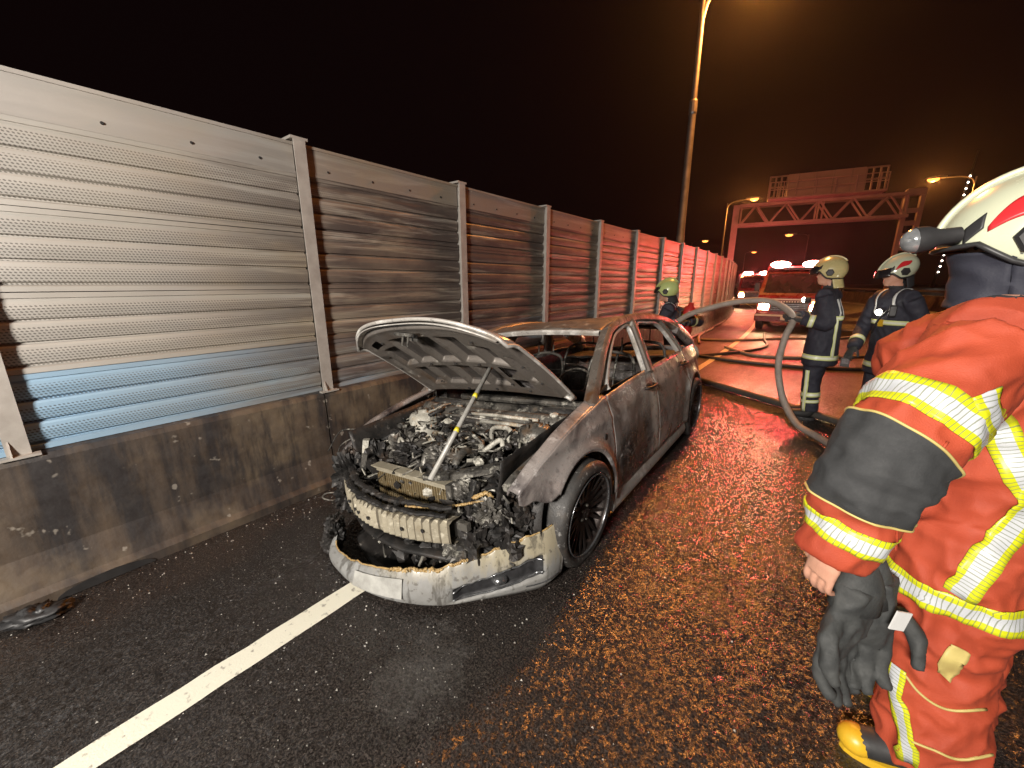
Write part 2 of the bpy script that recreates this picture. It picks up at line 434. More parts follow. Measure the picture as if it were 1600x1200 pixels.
# street lamps ---------------------------------------------------------------
def street_lamp(x, y, h, arm, label, power, head=1.0, base_z=0.0, r0=.095, arm_dir=0.0, glow='sodium_glow', watt_r=.12, spot=True):
    root = empty('street_lamp', (x, y, base_z), (0, 0, arm_dir))
    tag(root, label, 'street lamp', 'street lamps along the motorway')
    MB().tube([(0,0,0), (0,0,h*.35), (0,0,h*.352), (0,0,h*.72), (0,0,h*.722), (0,0,h)], [r0, r0*.88, r0*.80, r0*.70, r0*.58, r0*.5], 12).build('pole', 'galv', root, auto=40)
    cl = MB().lathe([(r0*.72, h*.70), (r0*.82, h*.705), (r0*.82, h*.735), (r0*.72, h*.74)], 12); cl.build('collar', 'galv', root)
    pts = spline([(0,0,h-.5), (arm*.12,0,h-.12), (arm*.45,0,h+.10), (arm,0,h+.16)], 6)
    MB().tube(pts, [r0*.42]*len(pts), 8).build('arm', 'galv', root, auto=40)
    L = .62*head; hd = MB()
    hd.grid(lambda u, v: (arm-.05*head+L*u, (.11*head*math.sin(math.pi*min(1, .12+u*.88))**.5+.02)*math.cos(math.pi*v), h+.15+.10*head*math.sin(math.pi*v)*math.sin(math.pi*min(1, .15+u*.85))**.5), 8, 8)
    hd.build('lamp_head', 'galv', root, smooth=True, solid=.01)
    gl = MB().ball((arm+.3*head, 0, h+.11), (.17*head, .12*head, .085*head), 14, 10); gl.build('glowing_bowl', glow, root, smooth=True)
    if power:
        lo = Vector((arm+.3*head, 0, h-.02)); lo.rotate(Matrix.Rotation(arm_dir, 3, 'Z').to_quaternion())
        lamp('lamp_light', 'SPOT' if spot else 'POINT', (x+lo.x, y+lo.y, base_z+lo.z), power, SODIUM, shadow_soft_size=watt_r, **({'spot_size': R(165), 'spot_blend': .6} if spot else {}))
    return root
street_lamp(-3.34, 11.5, 8.05, .85, 'tall grey lamp post rising behind the noise wall, its head cut off by the frame', 3300, r0=.12, watt_r=.5, spot=False)
street_lamp(-9.0, 45.0, 9.0, 1.6, 'lit orange street lamp with dark pole beside the left leg of the sign gantry', 8000, head=2.0, spot=False)
street_lamp(-21.9, 83.0, 9.0, 1.4, 'lit orange street lamp peeking over the far end of the noise wall', 9000, head=3.0, spot=False)
street_lamp(-4.0, 81.0, 9.0, 1.7, 'lit orange street lamp seen below the gantry truss above the rescue truck', 9000, head=3.0, spot=False, arm_dir=math.pi)
street_lamp(7.0, 45.0, 9.0, 1.6, 'lit orange street lamp to the right of the gantry', 8000, head=2.0, spot=False, arm_dir=math.pi)
street_lamp(-18.5, 120.0, 9.0, 1.0, 'smallest and farthest street lamp, left of the truck beacons', 0, head=3.0)

# sign gantry ------------------------------------------------------------------
def gantry():
    A = Vector((-6.1, 33.6, 0)); B = Vector((3.15, 35.4, 0)); d = (B-A); L = d.length; ang = math.atan2(d.y, d.x)
    root = empty('sign_gantry', A, (0, 0, ang)); tag(root, 'steel truss sign gantry spanning the motorway, lit dull red', 'gantry')
    zb, zt = 5.55, 6.80
    def leg(x, ww):
        m = MB()
        for e in (-ww/2, ww/2): m.box((x+e-.11, -.15, 0), (x+e+.11, .15, zt+.25))
        return m.build('leg', 'gantry_steel', root), m
    l1 = MB(); l1.box((-.2, -.2, 0), (.2, .2, zt+.1)); l1.build('leg', 'gantry_steel', root)
    l2, _ = leg(L, .72)
    for k in range(8): MB().box((L-.25, -.05, .7+k*.72), (L+.25, .05, .98+k*.72)).build('batten', 'gantry_steel', l2)
    MB().box((L-.42, -.2, zt-.1), (L+.42, .2, zt+.3)).build('batten', 'gantry_steel', l2)
    for z in (zb, zt):
        for yy in (-.45, .45): MB().box((.2, yy-.08, z-.09), (L-.25, yy+.08, z+.09)).build('chord', 'gantry_steel', root)
    n = 10; px = [.3+(L-.7)*i/n for i in range(n+1)]
    for yy in (-.45, .45):
        for i in range(n):
            a, b = ((px[i], zb), (px[i+1], zt)) if i % 2 == 0 else ((px[i], zt), (px[i+1], zb))
            MB().tube([(a[0], yy, a[1]), (b[0], yy, b[1])], .055, 6).build('brace', 'gantry_steel', root)
        for i in (0, 5, n): MB().tube([(px[i], yy, zb), (px[i], yy, zt)], .05, 6).build('brace', 'gantry_steel', root)
    MB().tube([(px[5]+.25, -.45, zb), (px[5]+.25, -.45, zt)], .05, 6).build('brace', 'gantry_steel', root)
    # sign box with maintenance walkway
    sg = MB(); sg.box((2.75, -.95, 7.05), (6.65, -.80, 8.40)); s = sg.build('sign_back', 'sign_back', root)
    for x in (3.3, 4.2, 5.1, 6.0): MB().box((x-.04, -1.0, 7.02), (x+.04, -.951, 8.36)).build('stiffener', 'gantry_steel', s)
    wk = MB(); wk.box((1.75, -1.5, 6.90), (7.7, -.5, 7.0)); wk.build('walkway', 'gantry_steel', root)
    rl = MB()
    for z in (7.45, 7.9): rl.box((1.75, -1.5, z-.02), (7.7, -1.46, z+.02))
    for x in (1.78, 2.2, 2.5, 3.2, 4.2, 5.2, 6.2, 6.9, 7.3, 7.67): rl.box((x-.025, -1.5, 7.0), (x+.025, -1.45, 7.92))
    rl.build('railing', 'gantry_steel', root)
    for x0, x1 in ((1.75, 2.70), (6.7, 7.7)):
        fr = MB()
        for z in (7.02, 7.7, 8.35): fr.box((x0, -.9, z-.04), (x1, -.82, z+.04))
        for k in range(4): xx = x0+(x1-x0)*k/3; fr.box((xx-.04, -.9, 7.0), (xx+.04, -.82, 8.38))
        fr.build('side_frame', 'gantry_steel', root)
gantry()

# far median barrier
mb_ = empty('median_barrier'); tag(mb_, 'distant concrete median barrier with a rail along the far side of the road', 'barrier')
swept_barrier(mb_, [(7.4, -.02), (7.42, .12), (7.55, .85), (7.85, .85), (7.98, -.02)], [20, 30, 40, 50, 60, 75, 90], 'concrete', step=1.0)
rr = MB()
pts = [Vector(road(7.62, s)[:2]+(1.12,)) for s in range(20, 91, 2)]
rr.sweep(pts, [(-.03, -.06), (.03, -.06), (.03, .06), (-.03, .06)], (0,0,1)); ra = rr.build('rail', 'galv', mb_)
for s in range(20, 91, 4):
    x, y, a = road(7.62, s); MB().box((x-.04, y-.04, .85), (x+.04, y+.04, 1.1)).build('rail_post', 'galv', mb_)

# strings of lights of a far tower beyond the road
tw = empty('lit_tower', (26.0, 190, 0)); tag(tw, 'far slender mast strung with tiny white lights, beyond the median barrier', 'tower')
MB().tube([(0,0,0), (2.5,0,40)], [.5, .2], 6).build('mast', 'dark', tw)
A_['tiny_white'] = emit('tiny_white', (1, .85, .7), 14)
for k in range(17): MB().ball((.2+2.3*(5+k*1.75)/40, -.6, 5+k*1.75), .24, 6, 4).build('bulb', 'tiny_white', tw)

# ------------------------------------------------------------------ the burnt car
make_burnt('body_burnt', (0.38, 0.345, 0.325), soot=(0.05, 0.042, 0.044), ash=(0.60, 0.58, 0.56), rust=(0.26, 0.16, 0.11), amt=.43, metal=.4, rough=.27, ashamt=.555, sc=2.8)
make_burnt('pillar_burnt', (0.25, 0.22, 0.19), ash=(0.46, 0.42, 0.36), rust=(0.20, 0.10, 0.05), amt=.34, metal=.6, rough=.40, ashamt=.56, sc=5)
make_burnt('hood_inner', (0.165, 0.147, 0.13), soot=(0.045, 0.038, 0.033), ash=(0.32, 0.30, 0.26), rust=(0.12, 0.085, 0.06), amt=.36, metal=.45, rough=.48, ashamt=.60, sc=3.5)
make_burnt('hood_pocket', (0.060, 0.052, 0.047), soot=(0.022, 0.019, 0.017), ash=(0.16, 0.145, 0.13), rust=(0.07, 0.048, 0.034), amt=.42, metal=.2, rough=.55, ashamt=.60, sc=5)  # darker tone for the pocket floors, sets them off from the ribs
make_burnt('hood_lip', (0.42, 0.40, 0.37), ash=(0.62, 0.60, 0.56), rust=(0.30, 0.24, 0.18), amt=.24, metal=.3, rough=.45, ashamt=.52, sc=4)
make_burnt('charred', (0.030, 0.027, 0.025), soot=(0.008, 0.0075, 0.007), ash=(0.20, 0.185, 0.165), rust=(0.05, 0.032, 0.02), amt=.50, metal=.1, rough=.50, ashamt=.60, sc=9)
make_burnt('engine_metal', (0.13, 0.122, 0.108), soot=(0.012, 0.011, 0.010), ash=(0.40, 0.385, 0.33), rust=(0.14, 0.085, 0.045), amt=.46, metal=.45, rough=.45, ashamt=.55, sc=8)
make_burnt('ash_metal', (0.36, 0.345, 0.295), soot=(0.04, 0.036, 0.032), ash=(0.58, 0.56, 0.49), rust=(0.36, 0.27, 0.16), amt=.36, metal=.15, rough=.55, ashamt=.52, sc=9)
make_burnt('beam_metal', (0.40, 0.36, 0.27), soot=(0.05, 0.043, 0.033), ash=(0.58, 0.54, 0.43), rust=(0.24, 0.18, 0.10), amt=.28, metal=.4, rough=.42, ashamt=.56, sc=7)
make_burnt('beam_shaded', (0.15, 0.13, 0.095), soot=(0.03, 0.026, 0.02), ash=(0.34, 0.31, 0.24), rust=(0.12, 0.09, 0.05), amt=.4, metal=.3, rough=.5, ashamt=.60, sc=7)  # darker copy of beam_metal: shade of the grooves put into the colour
make_burnt('radiator', (0.17, 0.13, 0.07), soot=(0.05, 0.04, 0.025), ash=(0.48, 0.42, 0.30), rust=(0.20, 0.13, 0.05), amt=.3, metal=.3, rough=.5, ashamt=.58, sc=30)
make_burnt('melted', (0.36, 0.24, 0.095), soot=(0.06, 0.04, 0.02), ash=(0.60, 0.50, 0.32), rust=(0.30, 0.16, 0.05), amt=.38, metal=0, rough=.38, ashamt=.56, sc=22)
make_burnt('tyre', (0.035, 0.033, 0.031), soot=(0.012, 0.011, 0.011), ash=(0.34, 0.33, 0.31), rust=(0.07, 0.06, 0.05), amt=.35, metal=0, rough=.55, ashamt=.57, sc=12)
make_burnt('rim_dark', (0.060, 0.050, 0.046), soot=(0.012, 0.010, 0.010), ash=(0.16, 0.14, 0.125), rust=(0.08, 0.045, 0.03), amt=.4, metal=.75, rough=.35, ashamt=.66, sc=8)
t = NT('bumper_paint'); v = t.pos(); n1 = t.noise(v, 7, 6, .65); n2 = t.noise(t.pos((9, 9, 1.6)), 1.6, 5, .65); zz = t.sep(v)[2]
col = t.mix(t.ramp(n1, .35, .65), (0.25, 0.252, 0.245), (0.19, 0.187, 0.176))
col = t.mix(t.math('MULTIPLY', t.ramp(t.math('ADD', zz, t.math('MULTIPLY', t.math('SUBTRACT', n2, .5), .30)), .17, .28), .75), col, (0.34, 0.295, 0.19))   # heat-yellowed upper half
col = t.mix(t.math('MULTIPLY', t.ramp(n2, .56, .64), .7), col, (0.05, 0.045, 0.038)); col = t.mix(t.math('MULTIPLY', t.ramp(t.noise(v, 34, 4), .60, .66), .6), col, (0.06, 0.052, 0.042))
t.set(color=col, rough=t.ramp(n1, .3, .7, .3, .5), coat=.15); MATS['bumper_paint'] = t.m
simple('mesh_black', (0.012, 0.012, 0.013), (0.03, 0.03, 0.032), 30, .5)
simple('chrome_trim', (0.32, 0.33, 0.34), (0.12, 0.12, 0.125), 9, .22, .8)
simple('plate_white', (0.42, 0.42, 0.39), (0.20, 0.195, 0.18), 9, .4)
simple('pole_grey', (0.40, 0.39, 0.36), (0.27, 0.26, 0.235), 20, .45, .2)
simple('yellow_tape', (0.62, 0.52, 0.03), (0.5, 0.42, 0.03), 20, .4)
simple('rusty', (0.17, 0.075, 0.04), (0.09, 0.045, 0.03), 20, .6, .3)

def door_material():
    t = NT('door_burnt'); v = t.pos(); s = t.sep(v); Y, Z = s[1], s[2]
    n1 = t.noise(v, 3.0, 7, .66, .4); n2 = t.noise(v, 6.5, 6, .7); n4 = t.noise(v, 26, 5, .7); wv = t.math('MULTIPLY', t.math('SUBTRACT', n1, .5), .5)
    col = t.mix(t.ramp(n1, .40, .62), (0.44, 0.41, 0.39), (0.17, 0.142, 0.128))
    # black blistered area low on the front door
    dy = t.math('ABSOLUTE', t.math('SUBTRACT', t.math('ADD', Y, wv), 2.72)); blk = t.math('MULTIPLY', t.ramp(dy, .42, .22), t.ramp(t.math('ADD', Z, wv), .70, .56))
    col = t.mix(t.math('MULTIPLY', blk, .95), col, (0.014, 0.012, 0.012))
    col = t.mix(t.math('MULTIPLY', t.math('MULTIPLY', blk, t.ramp(n4, .56, .62)), .8), col, (0.30, 0.28, 0.26))
    # pale run at the rear edge of the front door
    d2 = t.math('ABSOLUTE', t.math('SUBTRACT', t.math('ADD', Y, t.math('MULTIPLY', wv, .35)), 3.17)); ash = t.math('MULTIPLY', t.ramp(d2, .12, .03), t.ramp(Z, .88, .78))  # ash: mask of the pale run
    ash = t.math('MULTIPLY', ash, t.ramp(n2, .36, .55))
    col = t.mix(t.math('MULTIPLY', ash, 1.0), col, (0.70, 0.68, 0.62))
    d3 = t.math('MULTIPLY', t.ramp(t.math('ABSOLUTE', t.math('SUBTRACT', Y, 3.13)), .08, .04), t.ramp(t.math('ABSOLUTE', t.math('SUBTRACT', Z, .84)), .05, .02)); col = t.mix(t.math('MULTIPLY', d3, .8), col, (0.36, 0.12, 0.06))
    col = t.mix(t.math('MULTIPLY', t.ramp(n2, .57, .66), .7), col, (0.55, 0.53, 0.51))
    col = t.mix(t.math('MULTIPLY', t.ramp(t.noise(v, 2.0, 5), .56, .68), .7), col, (0.17, 0.10, 0.07))
    t.set(color=col, metal=t.ramp(blk, 0, 1, .4, .05), rough=t.ramp(n2, .35, .65, .18, .42)); t.bump(t.math('ADD', n4, n2), .22, .006)
    MATS['door_burnt'] = t.m
door_material()
CX0, CY0, CTH = -1.783, 1.89, 0.025
SAG, ROLL, WB = .035, .11, 2.60
car = empty('burnt_car', (CX0, CY0, 0), (0, 0, CTH))
tag(car, 'burnt-out grey hatchback with its bonnet propped open and front bumper torn off', 'car')
def T(l, b, z):      # the wreck leans over to its right and sits low on burnt tyres
    return (l - ROLL*(z-.25), b, max(.012, z - SAG - ROLL*(.84-l)))
def CB(mb, name, mat, parent=None, **k): return mb.xf(T).build(name, mat, parent or car, **k)
W_T = [(-.90, .52), (-.80, .64), (-.65, .735), (-.5, .79), (-.2, .845), (.2, .87), (1.0, .88), (2.2, .88), (2.8, .86), (3.15, .80), (3.35, .70)]
P_T = [(.15, -.05), (.28, -.018), (.45, -.004), (.60, 0), (.72, -.008), (.85, -.03), (.95, -.06), (1.05, -.10)]
Z_T = [(-.56, .64), (-.5, .685), (-.3, .79), (0, .872), (.3, .925), (.42, .945), (1.5, .985), (2.4, .995), (3.0, .975), (3.3, .93)]
ARCH_R, ARCH_Z = .375, .335
def flare(b, z):
    f = 0
    for bc in (0, WB):
        r = math.hypot(b-bc, z-ARCH_Z)
        f += .030*math.exp(-((r-ARCH_R)/.055)**2)
    return f if z > .2 else f*.4
def side_l(b, z):
    y = smooth_table(W_T, b) + smooth_table(P_T, z) + flare(b, z)
    y += .010*math.exp(-((z-.47)/.016)**2)*max(0, min(1, (b-.5)/.1))*max(0, min(1, (2.15-b)/.1))      # rubbing strip crease
    y += .008*math.exp(-((z-(.80+.02*b))/.03)**2)                                                       # shoulder line
    y += .006*noise.noise((b*2.2, z*2.6, 1.7))
    return y
def bottom(b, base):
    z = base
    for bc in (0, WB):
        q = ARCH_R**2-(b-bc)**2
        if q > 0: z = max(z, ARCH_Z+math.sqrt(q))
    return z
def side_panel(name, b0, b1, base, sgn, mat='body_burnt', nu=70, nv=20, bfn=None, parent=None):
    m = MB()
    # columns concentrate at the arch edges
    cols = set(b0+(b1-b0)*i/nu for i in range(nu+1))
    for bc in (0, WB):
        for e in (-1, 1):
            for k in range(0, 10):
                q = bc+e*(ARCH_R-.0004-.0018*k*k)
                if b0 < q < b1: cols.add(q)
    cols = sorted(cols); n = len(cols)-1
    def fn(u, v):
        b = cols[round(u*n)]; zb = (bfn or bottom)(b, base); zt = smooth_table(Z_T, b)
        z = zb+(zt-zb)*v; return (sgn*side_l(b, z), b, z)
    m.grid(fn, n, nv)
    return CB(m, name, mat, parent, smooth=True, solid=.008)
def fender_bottom(b, base):
    if b < -.287: return .575+.012*math.sin(b*40) + max(0, (-.40-b))*.35
    return bottom(b, base)
doors = {}
for sgn in (1, -1):
    f = side_panel('fender', -.535, .425, .26, sgn, bfn=fender_bottom)
    tf = MB()
    def tfn(u, v):
        b = -.53+.95*u; zt = smooth_table(Z_T, b); l = side_l(b, zt)
        a = v*math.pi*.5; return (sgn*(l-.002-.10*math.sin(a)**1.0*(.75+.25*u)), b, zt+.022*math.sin(a*1.25)*(1-.3*v)-.03*max(0, v-.7)/.3)
    tf.grid(tfn, 30, 8); CB(tf, 'fender_shoulder', 'body_burnt', f, smooth=True, solid=.006)
    ins = MB()   # rolled inner lip of the arch
    pts = [(sgn*(side_l(ARCH_R*math.cos(a), ARCH_Z+ARCH_R*math.sin(a))-.012), ARCH_R*math.cos(a), ARCH_Z+ARCH_R*math.sin(a)) for a in [math.pi*(-.02+.74*k/24) for k in range(25)]]
    ins.tube(pts, .011, 6); CB(ins, 'arch_lip', 'body_burnt', f, smooth=True)
    if sgn > 0:
        h = MB(); h.lathe([(0, .0), (.020, 0), (.024, -.004)], 12, Matrix.Translation((side_l(.30, .71)+.004, .30, .71)) @ Matrix.Rotation(math.pi/2, 4, 'Y') @ Matrix.Diagonal((1.0, .8, 1, 1)))
        CB(h, 'indicator_hole', 'dark', f)
    for nm, b0, b1 in (('front', .435, 1.335), ('rear', 1.348, 2.36)):
        d = side_panel('door', b0, b1, .275, sgn, 'door_burnt'); doors[(sgn, nm)] = d
        hb = b1-.15; zz = .855 if nm == 'front' else .875
        hl = MB(); hp = spline([(sgn*(side_l(hb-.10, zz)+.004), hb-.10, zz), (sgn*(side_l(hb-.07, zz)+.038), hb-.07, zz), (sgn*(side_l(hb+.05, zz)+.042), hb+.05, zz+.003), (sgn*(side_l(hb+.09, zz)+.004), hb+.09, zz)], 5)
        hl.tube(hp, .013, 8, ell=(1.0, .8)); CB(hl, 'handle', 'rim_dark', d, smooth=True)
        rc = MB(); rc.ball((sgn*(side_l(hb, zz)-.004), hb, zz-.004), (.010, .062, .030), 12, 8); CB(rc, 'handle_recess', 'charred', d, smooth=True)
    side_panel('quarter_panel', 2.373, 3.32, .30, sgn)
    si = MB(); si.sweep([(sgn*.82, .38+1.86*k/20, .215) for k in range(21)], [(-.05*sgn, -.055), (.035*sgn, -.055), (.048*sgn, -.01), (.030*sgn, .058), (-.05*sgn, .058)], (0, 0, 1))
    CB(si, 'sill', 'hood_lip' if sgn > 0 else 'body_burnt', auto=35)

# pillars and roof
def green_l(b, z): return smooth_table([(.2, .74), (.6, .78), (1.4, .80), (2.4, .79), (3.2, .70)], b) - (z-.97)*.48
RAIL = [(.94, 1.312), (1.12, 1.350), (1.45, 1.372), (1.9, 1.350), (2.35, 1.285), (2.68, 1.20), (2.92, 1.10), (3.06, 1.03), (3.14, .97)]
PR = [(-.5, -.5), (-.2, -.62), (.3, -.5), (.5, 0), (.3, .5), (-.2, .62), (-.5, .5)]
def pillar(name, pts, wd, th, sgn, mat='pillar_burnt', parent=None, scale=None):
    """pts (b,z): in the side glass surface; wd in the surface, th through it"""
    P = [(sgn*green_l(b, z), b, z) for b, z in pts]
    m = MB(); m.sweep(P, [(a*wd, c*th) for a, c in PR], (sgn, 0, .45), scale=scale)
    return CB(m, name, mat, parent, auto=50)
def sp2(pts, n=6): return [(p.x, p.y) for p in spline([(a, b, 0) for a, b in pts], n)]
for sgn in (1, -1):
    pillar('windscreen_pillar', sp2([(.28, .90), (.50, 1.06), (.72, 1.20), (.94, 1.312)]), .072, .07, sgn)
    pillar('roof_rail', sp2(RAIL[:6]), .075, .07, sgn)
    pillar('rear_pillar', sp2([(2.66, 1.206), (2.92, 1.10), (3.06, 1.03), (3.14, .95)]), .17, .07, sgn, 'body_burnt')
    pillar('centre_pillar', sp2([(1.30, .94), (1.38, 1.15), (1.46, 1.36)]), .085, .07, sgn)
    pillar('quarter_pillar', sp2([(2.36, .98), (2.30, 1.12), (2.16, 1.31)]), .055, .06, sgn)
    pillar('window_frame', sp2([(.55, .955), (.57, 1.00), (.76, 1.14), (.98, 1.265), (1.15, 1.308), (1.34, 1.320), (1.31, 1.15), (1.235, .97)], 5), .026, .035, sgn, 'hood_lip', doors[(sgn, 'front')])
    pillar('window_frame', sp2([(1.40, .975), (1.48, 1.16), (1.54, 1.318), (1.78, 1.312), (2.06, 1.275), (2.21, 1.12), (2.28, .99)], 5), .026, .035, sgn, 'hood_lip', doors[(sgn, 'rear')])
    pillar('window_frame', [(.42, .955), (.52, .975), (.60, .985), (.61, 1.03)], .03, .03, sgn, 'charred', doors[(sgn, 'front')])
def roof_fn(u, v):
    b = .92+(2.72-.92)*u; zr = smooth_table(RAIL, b); l = (v*2-1)*.60
    z = zr+.015+.035*(1-(l/.6)**2) - .045*math.exp(-((b-1.8)/.5)**2-((l+.1)/.35)**2) + .008*noise.noise((b*3, l*3, 5))
    return (l, b, z)
rf = MB(); rf.grid(roof_fn, 40, 20); CB(rf, 'roof', 'pillar_burnt', smooth=True, solid=.012)
hd = MB(); hd.sweep([(-.58+1.16*k/16, .905-.05*(1-((k-8)/8)**2), 1.312+.032*(1-((k-8)/8)**2)) for k in range(17)], [(-.05, -.012), (.02, -.022), (.03, .0), (.02, .016), (-.05, .012)], (0, 0, 1))
CB(hd, 'windscreen_header', 'hood_lip', auto=40)
for b in (1.35, 1.75, 2.2):
    MBr = MB(); MBr.sweep([(-.55+1.10*k/10, b, smooth_table(RAIL, b)-.045+.03*(1-((k-5)/5)**2)) for k in range(11)], [(-.03, -.02), (.03, -.02), (.02, .0), (-.02, 0)], (0, 0, 1)); CB(MBr, 'roof_bow', 'charred')
# tail: hatch, bumper, lamps
ht = MB(); ht.grid(lambda u, v: ((u*2-1)*.66, 3.22+.10*(1-(u*2-1)**2)-.10*v**2+.02, .46+.48*v), 20, 10); CB(ht, 'tailgate', 'body_burnt', smooth=True, solid=.012)
hh = MB(); hh.tube([(l, 2.70+.06*(1-(l/.5)**2), 1.20+.02*(1-(l/.5)**2)) for l in [-.5+k*.1 for k in range(11)]], .03, 8, ell=(.7, 1.4)); CB(hh, 'hatch_frame', 'pillar_burnt', smooth=True)
rb = MB(); rb.grid(lambda u, v: ((u*2-1)*.80*(1-.0*v), 3.30+.12*(1-abs(u*2-1)**3)-.05*v, .24+.26*v), 24, 6); CB(rb, 'rear_bumper', 'charred', smooth=True, solid=.02)
for sgn in (1, -1):
    tl = MB(); tl.ball((sgn*.715, 3.18, .84), (.085, .07, .12), 14, 10); CB(tl, 'tail_lamp', 'ash_metal' if sgn > 0 else 'charred', smooth=True)

# cabin
fl = MB(); fl.box((-.74, .35, .20), (.74, 3.1, .24)); CB(fl, 'floor_pan', 'charred')
ft_ = MB(); ft_.box((-.12, .45, .24), (.12, 2.2, .36)); CB(ft_, 'tunnel', 'charred')
for sgn in (1, -1):
    ib = MB(); ib.grid(lambda u, v: (sgn*(.76-.02*v), .5+2.5*u, .26+.68*v+.02*u), 12, 4); CB(ib, 'inner_side', 'charred', solid=.01)
ds = MB(); ds.grid(lambda u, v: ((u*2-1)*.70, .62+.22*v+.05*noise.noise((u*9, v*5, 3)), .58+.34*(1-v**2)+.03*noise.noise((u*7, v*6, 8))), 30, 10); CB(ds, 'dashboard', 'charred', solid=.02)
tb = MB(); tb.tube([(-.70, .66, .80), (.70, .66, .80)], .03, 8); CB(tb, 'dash_crossbar', 'engine_metal')
sw = MB(); a_ = [(.36+.185*math.cos(t)*1.0, .86+.185*math.sin(t)*.38, .86+.185*math.sin(t)*.92) for t in [2*math.pi*k/24 for k in range(25)]]
sw.tube(a_, .010, 6, caps=False); sw.tube([(.36, .68, .78), (.36, .85, .855)], .025, 8); sw.tube([(.18, .86, .86), (.54, .86, .86)], .010, 6); CB(sw, 'steering_wheel', 'engine_metal', smooth=True)
def seat(l, b, name, wd=.25):
    root_m = MB()
    root_m.tube(spline([(l-wd, b+.15, .40), (l-wd*.95, b+.26, .75), (l-wd*.8, b+.36, 1.0), (l-wd*.3, b+.39, 1.06), (l+wd*.3, b+.39, 1.06), (l+wd*.8, b+.36, 1.0), (l+wd*.95, b+.26, .75), (l+wd, b+.15, .40)], 5), .016, 6)
    s = CB(root_m, name, 'engine_metal', smooth=True)
    for k in range(6):
        z = .48+k*.085; bb = b+.16+.22*(k/6); sp = MB(); sp.tube([(l-wd*.93, bb, z), (l-wd*.4, bb+.015, z-.012), (l, bb, z+.006), (l+wd*.4, bb+.015, z-.012), (l+wd*.93, bb, z)], .005, 5); CB(sp, 'seat_spring', 'engine_metal', s)
    for e in (-.09, .09):
        hr = MB(); hr.tube([(l+e, b+.38, 1.05), (l+e, b+.41, 1.20)], .007, 6); CB(hr, 'headrest_post', 'engine_metal', s)
    cs = MB(); cs.grid(lambda u, v: (l+(u*2-1)*wd, b-.28+.46*v, .40+.05*math.sin(math.pi*v)+.03*noise.noise((u*6, v*6, l))), 10, 8); CB(cs, 'seat_pan', 'charred', s, solid=.04)
seat(.37, 1.25, 'seat_frame'); seat(-.37, 1.25, 'seat_frame')
seat(.34, 2.15, 'seat_frame', .30); seat(-.34, 2.15, 'seat_frame', .30)
ps = MB(); ps.grid(lambda u, v: ((u*2-1)*.66, 2.56+.5*v, .90+.02*noise.noise((u*9, v*4, 0))), 12, 4); CB(ps, 'parcel_shelf', 'charred', solid=.02)
random.seed(11)
cw = MB()
for k in range(26):
    l = random.uniform(-.6, .6); b = random.uniform(.5, 2.3); z = random.uniform(.4, .9)
    cw.tube(spline([(l, b, z), (l+random.uniform(-.2, .2), b+random.uniform(-.2, .2), z-.15), (l+random.uniform(-.3, .3), b+random.uniform(-.2, .3), random.uniform(.35, .6))], 4), random.uniform(.003, .008), 5)
tag(CB(cw, 'hanging_wiring', 'engine_metal'), None, None, None, 'stuff')

# wheels ------------------------------------------------------------
def make_wheel(tyre=True):
    root = empty('wheel'); root.parent = car
    Rt, Wd = .318, .105
    MY = Matrix.Rotation(math.pi/2, 4, 'Y')      # lathe axis -> +X (outboard)
    if tyre:
        ty = MB(); ty.lathe([(.247, -.085), (.270, -Wd-.004), (.300, -Wd+.004), (Rt, -.075), (Rt+.002, 0), (Rt, .075), (.302, Wd-.006), (.272, Wd), (.249, .092)], 56, MY)
        t_ = ty.build('tyre', 'tyre', root, smooth=True)
    rm = MB(); rm.lathe([(.242, .100), (.250, .104), (.252, .094), (.240, .086), (.228, .070), (.222, .02), (.222, -.09), (.252, -.10), (.252, -.09), (.232, -.08), (.232, .06), (.242, .08)], 56, MY, closed=True)
    rm.build('rim', 'rim_dark', root, smooth=True)
    lip = MB(); lip.lathe([(.238, .097), (.247, .106), (.252, .104), (.252, .098), (.244, .092)], 56, MY, closed=True); lip.build('rim_lip', 'chrome_trim', root, smooth=True)
    hb = MB(); hb.lathe([(0, .078), (.028, .078), (.034, .070), (.040, .066), (.062, .060), (.070, .045), (.072, .0), (.0, .0)], 28, MY); hb.build('hub', 'rim_dark', root, auto=40)
    dk = MB(); dk.lathe([(.0, -.01), (.15, -.01), (.15, -.025), (.0, -.025)], 32, MY); dk.build('brake_disc', 'charred', root)
    sp = MB()
    # one spoke along +Z, twin-edged
    sp.add([(.055, -.016, .055), (.055, .016, .055), (.030, .016, .055), (.030, -.016, .055), (.088, -.0065, .240), (.088, .0065, .240), (.062, .0065, .240), (.062, -.0065, .240)],
           [(0,1,2,3), (4,7,6,5), (0,4,5,1), (1,5,6,2), (2,6,7,3), (3,7,4,0)])
    me = sp.mesh('spoke', 'rim_dark')
    for k in range(20): link('spoke', me, root, (0,0,0), (2*math.pi*(k+.08*((k % 2)*2-1))/20, 0, 0))
    bl = MB()
    for k in range(5):
        a = 2*math.pi*k/5; bl.lathe([(0, .073), (.009, .073), (.010, .055)], 8, Matrix.Translation((0, .047*math.cos(a), .047*math.sin(a))) @ MY)
    bl.build('wheel_bolts', 'engine_metal', root)
    return root
whl = make_wheel(); whl.location = (.775, 0, .305); whl.rotation_euler = (0, .02, -.03)
w2 = copy_tree(whl, car); w2.location = (.775, WB, .305); w2.rotation_euler = (.4, 0, 0)
w3 = make_wheel(False); w3.location = (-.775, 0, .252); w3.rotation_euler = (.3, 0, math.pi)
w4 = copy_tree(w3, car); w4.location = (-.775, WB, .252)
